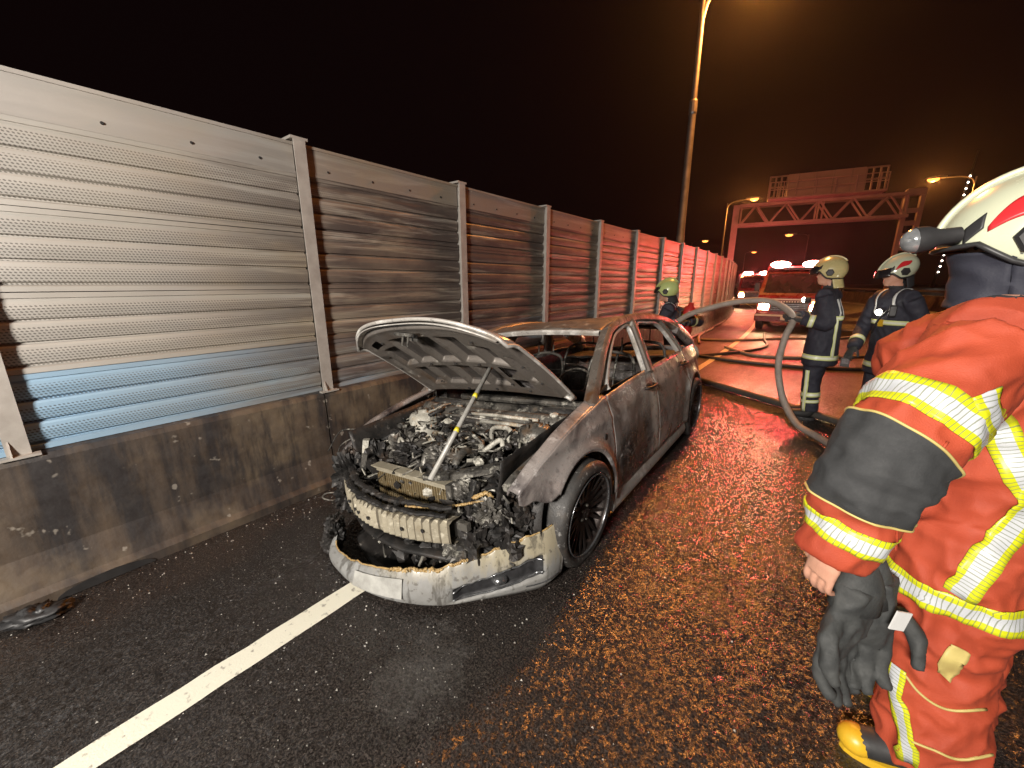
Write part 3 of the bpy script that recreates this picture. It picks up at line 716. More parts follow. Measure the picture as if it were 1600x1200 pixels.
for sgn in (1, -1):
    for bc in (0, WB):
        ho_ = MB(); ho_.grid(lambda u, v: (sgn*(.50+.30*v), bc+.40*math.cos(math.pi*u), .36+.40*math.sin(math.pi*u)), 20, 3); CB(ho_, 'wheel_housing', 'charred', smooth=True, solid=.006)
        iw = MB(); iw.add([(sgn*.5, bc+.40*math.cos(math.pi*k/16), .36+.40*math.sin(math.pi*k/16)) for k in range(17)] + [(sgn*.5, bc, .18)], [(k, k+1, 17) for k in range(16)]); CB(iw, 'inner_housing', 'charred', solid=.006)
sus = MB(); sus.tube([(.35, .0, .24), (.72, .0, .26)], .03, 8); sus.tube([(.62, .03, .28), (.56, .05, .78)], .035, 10)
for k in range(36):
    pass
hel = [(.59+.055*math.cos(k*.9), .045+.055*math.sin(k*.9), .42+.009*k) for k in range(34)]
sus.tube(hel, .008, 5); CB(sus, 'front_strut', 'engine_metal', smooth=True)

# bonnet ------------------------------------------------------------
HB, HZ, HPHI, HROLL = .20, .885, .635, .115
cph, sph = math.cos(HPHI), math.sin(HPHI)
def hood_pt(un, v, off=0.0):
    u = un*(.665 - .015*v - .01*v*v)
    s = -.035*un*un + v*(.93+.035*un*un - .23*abs(un)**3.2)
    w_ = .030*(1-un*un)*(.4+.6*v) + .018*math.sin(math.pi*min(1, v*.85+.1)) - .035*max(0, (v-.88)/.12)**2 - .022*max(0, (abs(un)-.90)/.10)**2 + off
    u -= .05*s/.9+.035
    b = HB - s*cph + w_*sph
    z = HZ + s*sph + w_*cph + u*HROLL
    return (u, b, z)
hood = MB(); hood.grid(lambda a, c: hood_pt(a*2-1, c), 44, 40); ho2 = hood.build('bonnet', 'body_burnt', car, smooth=True, solid=.004)
def pocket(un, v):
    d = 0
    def rect(u0, u1, v0, v1, e=.012):
        m = min(un-u0, u1-un, (v-v0)*.9, (v1-v)*.9)
        return max(0, min(1, m/e))
    for u0, u1 in ((-.70, -.47), (-.42, -.16), (-.10, .16), (.22, .46), (.52, .70)): d = max(d, rect(u0, u1, .49, .82 if abs(u0+u1) < 1.0 else .74))
    for u0, u1 in ((-.66, -.46), (-.40, -.14), (-.08, .18), (.24, .46)): d = max(d, rect(u0, u1, .16, .43))
    for u0, u1 in ((-.82, -.76), (.76, .84)): d = max(d, .6*rect(u0, u1, .30, .66))
    return d
def hole(a, c):
    un, v = a*2-1, c
    t1 = (.56 < un < .76) and (.30 < v < .46) and ((un-.56)*1.0 < (v-.28)*1.2)
    t2 = (.57 < un < .75) and (.14 < v < .27)
    t3 = (-.80 < un < -.62) and (.82 < v < .89)
    for q0, q1 in ((-.70, -.47), (-.42, -.16), (-.10, .16), (.22, .46), (.52, .70)):     # shadow lines of the pocket edges, put into the shape as open slits
        if q1-.030 < un < q1-.006 and .52 < v < .78: return True
        if q1 < .5 and q1-.028 < un < q1-.006 and .20 < v < .40: return True
    return t1 or t2 or t3
def inner_fn(a, c):
    un = (a*2-1)*.955; v = .022+c*.935
    e = min((1-abs(un)/.955)/.05, (c)/.03, (1-c)/.03, 1)
    return hood_pt(un, v, -.010 - .045*max(0, min(1, e)) + .040*pocket(un, v) + .004*noise.noise((un*4, v*4, 2)))
hi = MB(); hi.grid(inner_fn, 190, 140, skip=hole)
for q, f_ in enumerate(hi.f):
    i_ = f_[0]//141; j_ = f_[0] % 141
    if pocket(((i_+.5)/190*2-1)*.955, .022+(j_+.5)/140*.935) > .75: hi.mi[q] = 1
hi.build('bonnet_inner_frame', ['hood_inner', 'hood_pocket'], ho2, smooth=True)
lp = MB()
edge = [hood_pt(-1, k/20, -.004) for k in range(0, 21)] + [hood_pt(-1+2*k/40, 1, -.004) for k in range(1, 41)] + [hood_pt(1, 1-k/20, -.004) for k in range(1, 21)]
lp.tube(edge, [.011]*len(edge), 6); lp.build('bonnet_lip', 'hood_lip', ho2, smooth=True)
lp = MB(); edge = [hood_pt(-.99+1.98*k/30, .012, -.02) for k in range(31)]; lp.tube(edge, .022, 8, ell=(.7, 1.2)); lp.build('rear_flange', 'hood_lip', ho2, smooth=True)
# front turned-in flange (pale)
fl_ = MB(); fl_.grid(lambda a, c: hood_pt(-.93+1.86*a, .958+.036*c, -.022-.006*c), 40, 3); fl_.build('front_flange', 'hood_lip', ho2, smooth=True, solid=.006)
lt = MB(); c0 = Vector(hood_pt(0, .875, -.065))
lt.box((c0.x-.085, c0.y-.035, c0.z-.006), (c0.x+.085, c0.y+.04, c0.z+.012)); lt.tube([c0+Vector((-.025, -.02, 0)), c0+Vector((-.025, -.03, -.06)), c0+Vector((.02, -.03, -.065)), c0+Vector((.02, -.02, 0))], .006, 6)
lt.box((c0.x-.02, c0.y+.02, c0.z-.04), (c0.x+.05, c0.y+.03, c0.z)); lt.build('latch', 'engine_metal', ho2)
for un, v in ((-.55, .82), (-.3, .47), (.05, .47), (.35, .47), (.6, .80), (.62, .12), (.85, .55), (.86, .3), (-.85, .5), (.48, .2), (-.5, .2), (.2, .10), (-.2, .09)):
    c = Vector(hood_pt(un, v, -.0575)); hl = MB(); hl.lathe([(0, 0), (.009, 0), (.010, .004)], 8, Matrix.Translation(c) @ Matrix.Rotation(-(math.pi-HPHI), 4, 'X')); hl.build('clip_hole', 'dark', ho2)
for sgn in (1, -1):
    hg = MB(); q = Vector(hood_pt(sgn*.95, .05, -.02)); bse = Vector(T(sgn*.66, .30, .86)); hg.tube([bse, (bse+q)/2+Vector((0, .02, .05)), q], .012, 6, ell=(1, .5)); hg.build('hinge', 'engine_metal', ho2)

# engine bay ---------------------------------------------------------
def crumple(mb, c, r, seed, nu=34, nv=24):
    def f(d):
        k = 1.0
        for q, a in ((2.0, .55), (4.3, .40), (9.0, .22)):
            k += a*(1-2*abs(noise.noise((d.x*q+seed, d.y*q+seed*1.3, d.z*q-seed))))-a*.45
        return max(.25, k)
    mb.ball(c, r, nu, nv, f); return mb
def lump(mb, c, r, seed, amp=.45, f=1.6, nu=18, nv=12):
    mb.ball(c, r, nu, nv, lambda d: 1+amp*noise.noise((d.x*f+seed, d.y*f+seed*1.7, d.z*f-seed))+amp*.6*noise.noise((d.x*f*2.7-seed, d.y*f*2.7, d.z*f*2.7+seed)))
    return mb
fw_ = MB(); fw_.grid(lambda u, v: ((u*2-1)*.70, .30+.03*noise.noise((u*8, v*6, 2)), .35+.52*v), 30, 12); CB(fw_, 'firewall', 'charred', smooth=True, solid=.01)
cwl = MB(); cwl.grid(lambda u, v: ((u*2-1)*.69, .14+.20*v-.06*(1-(u*2-1)**2), .80+.085*v+.035*math.sin(v*6)+.012*noise.noise((u*14, v*5, 3))), 50, 14); CB(cwl, 'cowl', 'engine_metal', smooth=True, solid=.008)
cb2 = MB(); cb2.sweep([((k/10-1)*.68, .13-.055*(1-(k/10-1)**2), .775) for k in range(21)], [(-.012, -.03), (.012, -.03), (.022, .012), (.012, .03), (-.012, .03)], (0, 0, 1)); CB(cb2, 'cowl_beam', 'charred')
for l0, l1, b, z, r, m in ((-.10, .50, .09, .835, .012, 'ash_metal'), (.05, .58, .05, .80, .013, 'ash_metal'), (-.55, .2, .06, .81, .009, 'engine_metal'), (.0, .55, .0, .745, .009, 'engine_metal')):
    rd = MB(); rd.tube([(l0, b, z), ((l0+l1)/2, b-.02, z+.015), (l1, b+.01, z)], r, 8); CB(rd, 'wiper_linkage', m, smooth=True)
for sgn in (1, -1):
    ap = MB(); ap.grid(lambda u, v: (sgn*(.58+.10*v+.015*noise.noise((u*7, v*3, sgn))), -.52+.84*u, .36+.45*v+.07*u), 30, 10); CB(ap, 'inner_wing', 'charred', smooth=True, solid=.008)
    rl = MB(); rl.sweep([(sgn*(.70+.05*k/12), -.50+.80*k/12, .66+.16*(k/12)**.7) for k in range(13)], [(-.045, -.02), (.045, -.02), (.04, .018), (-.04, .022)], (0, 0, 1)); CB(rl, 'wing_rail', 'engine_metal', auto=30)
    tw_ = MB(); tw_.lathe([(.0, .845), (.035, .845), (.04, .828), (.09, .822), (.105, .80), (.118, .70), (.14, .55)], 28, Matrix.Translation((sgn*.52, .02, 0))); CB(tw_, 'strut_tower', 'ash_metal' if sgn < 0 else 'engine_metal', smooth=True)
    for k in range(3):
        a = 2*math.pi*k/3+.5; s_ = MB(); s_.tube([(sgn*.52+.065*math.cos(a), .02+.065*math.sin(a), .82), (sgn*.52+.065*math.cos(a), .02+.065*math.sin(a), .855)], .007, 6); CB(s_, 'strut_stud', 'engine_metal')
eb = MB(); eb.grid(lambda u, v: (-.34+.58*u, -.40+.44*v, .60+.055*math.sin(math.pi*u)**.4*math.sin(math.pi*v)**.4+.022*noise.noise((u*9, v*8, 4))), 36, 26); eb.box((-.33, -.39, .30), (.23, .03, .60)); CB(eb, 'engine_block', 'charred', smooth=False)
for k in range(4):
    x = -.25+.135*k; rn = MB(); rn.tube(spline([(x, -.14, .62), (x+.01, -.24, .70), (x+.015, -.34, .66), (x+.02, -.40, .52)], 5), .026, 10); CB(rn, 'intake_runner', 'engine_metal', smooth=True)
cvr = MB()
for k in range(9): cvr.box((-.30+.06*k, -.12, .645), (-.275+.06*k, .0, .672+.006*(k % 3)))
cvr.box((-.32, -.13, .62), (.22, .01, .652)); CB(cvr, 'cylinder_head', 'engine_metal', auto=30)
fr_ = MB(); fr_.tube([(-.33, -.05, .705), (.25, -.03, .70)], .014, 8); CB(fr_, 'fuel_rail', 'ash_metal', smooth=True)
bt = MB(); bt.box((.27, -.34, .48), (.48, -.14, .52)); bt.box((.27, -.34, .52), (.285, -.14, .62)); bt.box((.27, -.345, .52), (.48, -.33, .60)); CB(bt, 'battery_tray', 'engine_metal')
crumple(MB(), (.38, -.22, .585), (.10, .09, .085), 3.1).xf(T).build('battery_remains', 'charred', car)
bs = MB(); bs.lathe([(.0, .075), (.05, .07), (.10, .045), (.118, .0), (.118, -.03), (.08, -.05)], 28, Matrix.Translation((.40, .14, .70)) @ Matrix.Rotation(math.pi/2.2, 4, 'X')); CB(bs, 'brake_booster', 'ash_metal', smooth=True)
mc = MB(); mc.tube([(.40, .06, .72), (.40, -.06, .715)], .024, 10); mc.tube([(.40, -.02, .73), (.40, -.02, .79)], .03, 10); CB(mc, 'master_cylinder', 'engine_metal', smooth=True)
wb_ = MB(); wb_.tube(spline([(.22, -.05, .66), (.21, -.02, .78), (.30, -.01, .80), (.38, -.04, .79), (.36, -.08, .70)], 5), .016, 8); CB(wb_, 'coolant_pipe', 'ash_metal', smooth=True)
for i, (c, r) in enumerate((((-.47, -.22, .60), (.13, .12, .11)), ((-.42, .13, .74), (.10, .06, .06)), ((-.15, .08, .72), (.16, .06, .055)), ((.12, .07, .73), (.12, .06, .05)), ((.55, -.30, .58), (.09, .12, .10)), ((-.56, -.40, .56), (.10, .10, .12)), ((.02, -.30, .66), (.12, .08, .06)), ((.2, -.42, .58), (.10, .07, .07)), ((-.28, -.34, .655), (.10, .07, .05)))):
    crumple(MB(), c, r, 5+i*2.3).xf(T).build('charred_part', 'charred' if i % 3 else 'engine_metal', car)
random.seed(21)
for k in range(16):
    l0 = random.uniform(-.6, .55); b0 = random.uniform(-.5, .15); z0 = .62+.2*(b0+.5)/.65
    p_ = [(l0, b0, z0)]
    for j in range(4): q = p_[-1]; p_.append((max(-.64, min(.64, q[0]+random.uniform(-.16, .16))), q[1]+random.uniform(-.10, .10), z0+random.uniform(-.05, .06)))
    CB(MB().tube(spline(p_, 5), random.choice((.005, .007, .011, .016)), 7), 'engine_hose' if k % 2 else 'burnt_cable', random.choice(('engine_metal', 'charred', 'ash_metal', 'engine_metal')), smooth=True)
db = MB(); random.seed(31)
def bay_z(l, b): return .60+.22*max(0, min(1, (b+.5)/.65))
for k in range(420):
    l = random.uniform(-.62, .62); b = random.uniform(-.56, .20); z = bay_z(l, b)+random.uniform(-.10, .035)
    t_ = random.random(); M_ = Matrix.Translation((l, b, z)) @ Matrix.Rotation(random.uniform(0, 6.3), 4, 'Z') @ Matrix.Rotation(random.uniform(-.9, .9), 4, 'X')
    if t_ < .40: s_ = random.uniform(.008, .04); db.box((-s_, -s_*.5, -.004), (s_, s_*.5, .006+s_*.25), M=M_, mi=random.choice((0, 0, 1, 2)))
    elif t_ < .75: L_ = random.uniform(.03, .10); db.tube([M_ @ Vector((-L_, 0, 0)), M_ @ Vector((0, .01, .012)), M_ @ Vector((L_, 0, 0))], random.uniform(.003, .008), 5, mi=random.choice((0, 1, 2)))
    else: s_ = random.uniform(.012, .04); db.ball((l, b, z), (s_, s_, s_*.7), 8, 6, lambda d: 1+.5*noise.noise(d*2.3+Vector((k, 0, 0))), mi=random.choice((0, 0, 0, 1, 2)))
tag(CB(db, 'charred_debris', ['charred', 'engine_metal', 'ash_metal']), None, None, None, 'stuff')

# nose: radiator, slam panel, bumper beam
rad = MB(); rad.box((-.36, -.545, .34), (.30, -.50, .605)); ra_ = CB(rad, 'radiator', 'radiator')
rt = MB(); rt.box((-.40, -.56, .605), (.33, -.485, .63)); CB(rt, 'radiator_tank', 'beam_metal', ra_)
re_ = MB(); re_.box((.302, -.565, .32), (.345, -.48, .635)); CB(re_, 'radiator_end', 'engine_metal', ra_)
for k in range(30):
    x = -.35+.0217*k; fn_ = MB(); fn_.box((x, -.552, .35), (x+.006, -.5455, .60)); CB(fn_, 'fin', 'radiator', ra_)
def channel(name, P, wd, ht_, mat, holes=0, parent=None):
    m = MB(); m.sweep(P, [(-wd/2, -ht_/2), (wd/2, -ht_/2), (wd/2, ht_/2), (wd/2-.008, ht_/2+.003), (-wd/2+.008, ht_/2+.003), (-wd/2, ht_/2)], (0, 0, 1)); o = CB(m, name, mat, parent, auto=25)
    for k in range(holes):
        t_ = (k+.7)/(holes+.4)*(len(P)-1); i = int(t_); q = Vector(P[i]).lerp(Vector(P[min(i+1, len(P)-1)]), t_-i)
        hm_ = MB(); hm_.lathe([(0, .001), (.009, .001), (.010, -.003)], 10, Matrix.Translation(q+Vector((0, 0, ht_/2+.005)))); CB(hm_, 'punched_hole', 'dark', o)
    return o
channel('slam_panel', [tuple(p) for p in spline([(.14, -.55, .655), (.30, -.52, .675), (.46, -.44, .70), (.62, -.30, .715)], 5)], .075, .03, 'engine_metal', 8)
channel('slam_panel', [tuple(p) for p in spline([(-.66, -.38, .64), (-.50, -.50, .62), (-.34, -.55, .60)], 5)], .07, .03, 'charred', 4)
channel('headlight_bracket', [(-.64, -.46, .42), (-.62, -.46, .58), (-.60, -.44, .74)], .05, .04, 'ash_metal', 0)
channel('headlight_bracket', [(-.52, -.56, .45), (-.51, -.55, .60), (-.50, -.53, .68)], .03, .03, 'engine_metal', 0)
channel('headlight_bracket', [(.44, -.56, .40), (.45, -.54, .55), (.46, -.48, .66)], .05, .035, 'charred', 0)
# ribbed bumper beam
BL0, BL1 = -.60, .47
def beam_c(l): return -.80+.17*(l/.6)**2
def beam_z(l): return .468
bp = MB(); N_ = 46
prof_b = []
def bfn(u, v):
    l = BL0+(BL1-BL0)*u; rib = .015 if (int(u*N_) % 2 == 0) else 0
    seq = [(.06, .062), (.0+rib*.3, .064), (-.006-rib, .052), (-.008-rib, 0), (-.006-rib, -.052), (.0, -.064), (.06, -.062)]
    d, h = seq[round(v*6)]; return (l, beam_c(l)+d, beam_z(l)+h)
bp.grid(bfn, N_, 6); bp.mi = [(0 if (k//6) % 2 == 0 else 1) for k in range(len(bp.f))]; beam = CB(bp, 'bumper_beam', ['beam_metal', 'beam_shaded'])
for l, h in ((-.36, .01), (-.25, .0), (-.20, -.004), (-.08, .0), (.20, .004), (.33, .012)):
    hm_ = MB(); hm_.lathe([(0, 0), (.010, 0), (.012, .004)], 10, Matrix.Translation((l, beam_c(l)-.0255, beam_z(l)+h)) @ Matrix.Rotation(math.pi/2, 4, 'X')); CB(hm_, 'punched_hole', 'dark', beam)
for l in (-.50, .40):
    cr = MB(); cr.box((l-.05, beam_c(l)+.06, .42), (l+.05, -.45, .52)); CB(cr, 'crash_box', 'engine_metal')
# charred carrier above the beam
P = [(-.66+.0*k, 0, 0) for k in range(1)]
ch = MB()
for dz, db_, r in ((.085, .01, .022), (.115, .05, .026)):
    ch.tube([(l, beam_c(l)+db_+.012*noise.noise((l*9, dz*50, 1)), beam_z(l)+dz+.01*noise.noise((l*11, 3, dz*9))) for l in [-.66+.0138*k for k in range(81)]], [r*(.45+1.0*abs(noise.noise((k*.31, dz*9, 4)))+.5*abs(noise.noise((k*.9, dz*9, 8)))) for k in range(81)], 9, ell=(.7, 1.3))
CB(ch, 'grille_carrier', 'charred')
lo = MB(); lo.tube([(l, beam_c(l)+.06, .30+.02*noise.noise((l*6, 1, 1))) for l in [-.62+.06*k for k in range(20)]], .03, 8, ell=(.6, 1.4)); CB(lo, 'lower_carrier', 'charred', smooth=True)
for i, (c, r, mt) in enumerate((((-.68, -.55, .52), (.09, .10, .13), 'charred'), ((-.70, -.48, .62), (.06, .07, .06), 'charred'), ((-.66, -.60, .38), (.06, .08, .10), 'charred'), ((.52, -.58, .36), (.10, .09, .13), 'charred'), ((.62, -.45, .40), (.09, .10, .12), 'charred'), ((.56, -.52, .52), (.07, .06, .06), 'engine_metal'), ((.70, -.36, .46), (.05, .08, .10), 'charred'), ((.44, -.62, .33), (.09, .07, .07), 'engine_metal'), ((.40, -.50, .58), (.07, .05, .06), 'engine_metal'))):
    crumple(MB(), c, r, 31+i*1.9).xf(T).build('charred_part', mt, car)
for nm, pts_, r0 in (('melted_plastic', [(.16, -.73, .555), (.26, -.70, .56), (.36, -.66, .565), (.46, -.60, .575), (.54, -.53, .585)], .013), ('melted_plastic', [(.50, -.55, .60), (.55, -.50, .615), (.57, -.48, .56)], .020)):
    mp = MB()
    for i, p in enumerate(spline(pts_, 14)): lump(mp, p+Vector((noise.noise((i, 1, 1)), noise.noise((i, 2, 7)), noise.noise((i, 5, 3))))*r0*.9, (r0*.8, r0*.6, r0*(.35+.5*abs(noise.noise((i*.8, 1, 1))))), i*1.3, .8, 2.4, 9, 7)
    tag(CB(mp, nm, 'melted', smooth=True), None, None, None, 'stuff')
br = MB(); br.lathe([(.03, .03), (.045, .03), (.05, .0), (.05, -.03), (.03, -.03)], 18, Matrix.Translation((.37, -.60, .43)) @ Matrix.Rotation(math.pi/2, 4, 'X')); CB(br, 'horn', 'ash_metal', smooth=True)
fx = MB(); fx.box((.485, -.68, .485), (.555, -.65, .525)); CB(fx, 'absorber_bracket', 'engine_metal')
# loose wire loops at the right wing
for pts_ in ([(-.70, -.42, .80), (-.86, -.48, .78), (-.95, -.55, .64)], [(-.70, -.44, .76), (-.80, -.52, .70), (-.83, -.55, .62)], [(-.62, -.6, .40), (-.74, -.70, .42), (-.80, -.72, .38), (-.76, -.68, .35), (-.68, -.66, .38)]):
    CB(MB().tube(spline(pts_, 6), .005, 5), 'loose_wire', 'engine_metal', smooth=True)

db = MB(); random.seed(77)
for k in range(230):
    l = random.uniform(-.68, .72); b = beam_c(min(.6, max(-.6, l)))+random.uniform(.08, .34); z = random.uniform(.24, .58) if abs(l) > .35 else random.uniform(.2, .36)
    M_ = Matrix.Translation((l, b, z)) @ Matrix.Rotation(random.uniform(0, 6.3), 4, 'Z') @ Matrix.Rotation(random.uniform(-1.2, 1.2), 4, 'X'); t_ = random.random()
    if t_ < .4: s_ = random.uniform(.01, .05); db.box((-s_, -s_*.6, -.003), (s_, s_*.6, .004), M=M_, mi=random.choice((0, 0, 0, 1, 2)))
    elif t_ < .8: L_ = random.uniform(.03, .12); db.tube([M_ @ Vector((-L_, 0, 0)), M_ @ Vector((0, .02, .02)), M_ @ Vector((L_, 0, 0))], random.uniform(.003, .009), 5, mi=random.choice((0, 0, 1, 2)))
    else: s_ = random.uniform(.015, .05); crumple(db, (l, b, z), (s_, s_, s_), k*.7, 10, 8)
tag(CB(db, 'charred_debris', ['charred', 'engine_metal', 'ash_metal']), None, None, None, 'stuff')

# torn bumper skin: hangs on the left, rests on the road in front
KEY = [(.815, -.27), (.785, -.38), (.70, -.50), (.58, -.64), (.44, -.79), (.23, -.905), (.0, -.955), (-.20, -.945), (-.32, -.915), (-.38, -.87)]
TOPZ = [.385, .365, .335, .285, .24, .205, .165, .125, .11, .135]
KS = [Vector((l, b, z)) for (l, b), z in zip(KEY, TOPZ)]
SP = spline(KS, 10); NS = len(SP)-1
def bump_fn(u, v, off=0.0):
    i = u*NS; k = min(int(i), NS-1); p = SP[k].lerp(SP[k+1], i-k)
    tan = (SP[min(k+1, NS)]-SP[max(k-1, 0)]); nrm = Vector((-tan.y, tan.x, 0)).normalized()
    if nrm.dot(Vector((p.x, p.y+.2, 0))) < 0: nrm = -nrm
    jag = .014*noise.noise((u*30, 0, 1)) + .010*noise.noise((u*70, 3, 1)) if .16 < u < .95 else 0
    zt = p.z+jag; zb = .022 + .02*max(0, (.12-u)/.12)
    z = zb+(zt-zb)*v
    bulge = .030*math.sin(math.pi*v)**.8 + .022*(1-v) - .02*max(0, .12-v)/.12
    slot = 0
    su = (u-.27)/.155; sv = (v-(.42+.16*(-su)*.5))/.20
    if abs(su) < 1 and abs(sv) < 1:
        slot = min(1, (1-abs(su))*5, (1-abs(sv))*3.2)
    q = p + nrm*(bulge - .035*slot + off); return (q.x, q.y, z)
bk = MB(); bk.grid(bump_fn, 150, 40); bmp = bk.build('bumper_skin', 'bumper_paint', car, smooth=True, solid=.007)
ed = MB(); ed.tube([Vector(bump_fn(u, 1.0, -.003))+Vector((0, 0, .002)) for u in [.05+.009*k for k in range(100)]], [.004+.006*abs(noise.noise((k*.31, 2, 2))) for k in range(100)], 6); ed.build('melted_edge', 'melted', bmp, smooth=True)
for q, (u0, u1, r0) in enumerate(((.44, .57, .011), (.20, .30, .006), (.33, .42, .007))):
    mp = MB()
    for k in range(60):
        u = u0+(u1-u0)*k/59; p = bump_fn(u, 1.0); j = Vector((noise.noise((k*1.7, q, 2)), noise.noise((k*1.3, 8, q)), noise.noise((k*1.1, 4, 5))))*r0*1.5
        lump(mp, Vector(p)+j, (r0*.8, r0*.7, r0*(.45+.6*abs(noise.noise((k*.9, 3, q))))), k*1.9, .7, 2, 9, 7)
    tag(mp.build('melted_plastic', 'melted', bmp, smooth=True), None, None, None, 'stuff')
sl = MB(); sl.grid(lambda a, c: bump_fn(.27+.145*(a*2-1), .42-.08*(a*2-1)+.165*(c*2-1), .006), 40, 8); sl.build('fog_lamp_slot', 'mesh_black', bmp, smooth=True)
for dv in (-.155, .15):
    st_ = MB(); st_.tube([bump_fn(.27+.145*(a/20-1), .42-.08*(a/20-1)+dv*(1-.35*abs(a/20-1)**3), .013) for a in range(41)], .0055, 6); st_.build('slot_trim', 'chrome_trim', bmp, smooth=True)
fg = MB(); cpt = Vector(bump_fn(.28, .42, .0)); fg.ball(cpt, (.045, .045, .026), 14, 8); fg.build('fog_lamp', 'chrome_trim', bmp, smooth=True)
cr_ = MB(); cr_.tube([bump_fn(.02+a*.006, .20, .003) for a in range(30)], .004, 5); cr_.build('skin_crease', 'chrome_trim', bmp)
npl = MB(); pp = [bump_fn(u, v, .016) for v in (.34, .86) for u in (.53, .565, .60, .635, .67)]
npl.add(pp, [(k, k+1, k+6, k+5) for k in range(4)]); npl.build('blank_plate', 'plate_white', bmp, solid=.004)
te = MB()
for i, (c, r) in enumerate((((-.43, -.86, .10), (.05, .05, .08)), ((-.47, -.83, .15), (.04, .05, .05)), ((-.45, -.88, .05), (.06, .04, .04)))): crumple(te, c, r, 71+i)
te.build('charred_tab', 'charred', bmp)
ut = MB(); ut.grid(lambda u, v: ((u*2-1)*.48, -.82+.12*(u*2-1)**2+.38*v, .085+.05*v+.01*noise.noise((u*5, v*3, 9))), 24, 8); CB(ut, 'undertray', 'charred', smooth=True, solid=.01)
dp = MB(); dp.box((-.03, -.80, .14), (.14, -.55, .155), M=Matrix.Rotation(.25, 4, 'Z')); CB(dp, 'loose_duct', 'engine_metal')

# pole propping the bonnet: a thing of its own
pA = Vector((-1.435, 1.17, .665)); pB = Vector((-1.60, 1.95, 1.235))
pole = empty('prop_pole', pA); tag(pole, 'pale grey pike pole with yellow tape rings propping up the bonnet', 'pole')
dv = pB-pA
pv_ = MB(); pv_.tube([Vector((0,0,0)), dv*.80], .0135, 12); pv_.build('shaft', 'pole_grey', pole, smooth=True)
pv_ = MB(); pv_.tube(spline([dv*.79, dv*.9+Vector((.004, 0, 0)), dv*.97, dv*1.0+Vector((.02, .01, 0))], 4), [.0105]*11+[.009, .005], 10); pv_.build('hook_end', 'rusty', pole, smooth=True)
for t_ in (.315, .565):
    MB().tube([dv*(t_-.014), dv*(t_+.014)], .0148, 12).build('tape_ring', 'yellow_tape', pole, smooth=True)
MB().tube([dv*.79, dv*.81], .0155, 12).build('ferrule', 'rusty', pole, smooth=True)

# ------------------------------------------------------------------ rescue trucks
simple('fire_red', (0.13, 0.008, 0.007), (0.09, 0.006, 0.006), 2, .28, .0, coat=.5)
simple('white_trim', (0.62, 0.60, 0.58), (0.5, 0.48, 0.46), 5, .4)
simple('glass_dark', (0.012, 0.012, 0.014), (0.018, 0.017, 0.018), 3, .08)
simple('rubber', (0.02, 0.02, 0.02), (0.03, 0.03, 0.03), 9, .6)
RED = (1.0, 0.02, 0.03)
A_['beacon'] = emit('beacon', (1.0, 0.16, 0.14), 320)
A_['headlamp'] = emit('headlamp', (1.0, 0.72, 0.38), 90)
A_['amber'] = emit('amber', (1.0, 0.42, 0.08), 25)
def rounded_box(mb, a, b, r=.04, mi=0):
    x0, y0, z0 = a; x1, y1, z1 = b; n = 4
    prof = []
    for cx, cz, s in ((x1-r, z1-r, 0), (x0+r, z1-r, 1), (x0+r, z0+r, 2), (x1-r, z0+r, 3)):
        for k in range(n+1):
            t = math.pi/2*(s+k/n); prof.append((cx+r*math.cos(t), cz+r*math.sin(t)))
    k = len(prof)
    ins = [(x0+x1)/2, (z0+z1)/2]
    vs_ = []
    for y, q in ((y0, 1-r*1.2/(x1-x0)), (y0+r*.6, 1), (y1-r*.6, 1), (y1, 1-r*1.2/(x1-x0))): vs_ += [(ins[0]+(x-ins[0])*q, y, ins[1]+(z-ins[1])*q) for x, z in prof]
    fs = [(i*k+j, i*k+(j+1) % k, (i+1)*k+(j+1) % k, (i+1)*k+j) for i in range(3) for j in range(k)] + [tuple(range(k)), tuple(3*k+j for j in range(k-1, -1, -1))]
    return mb.add(vs_, fs, mi)
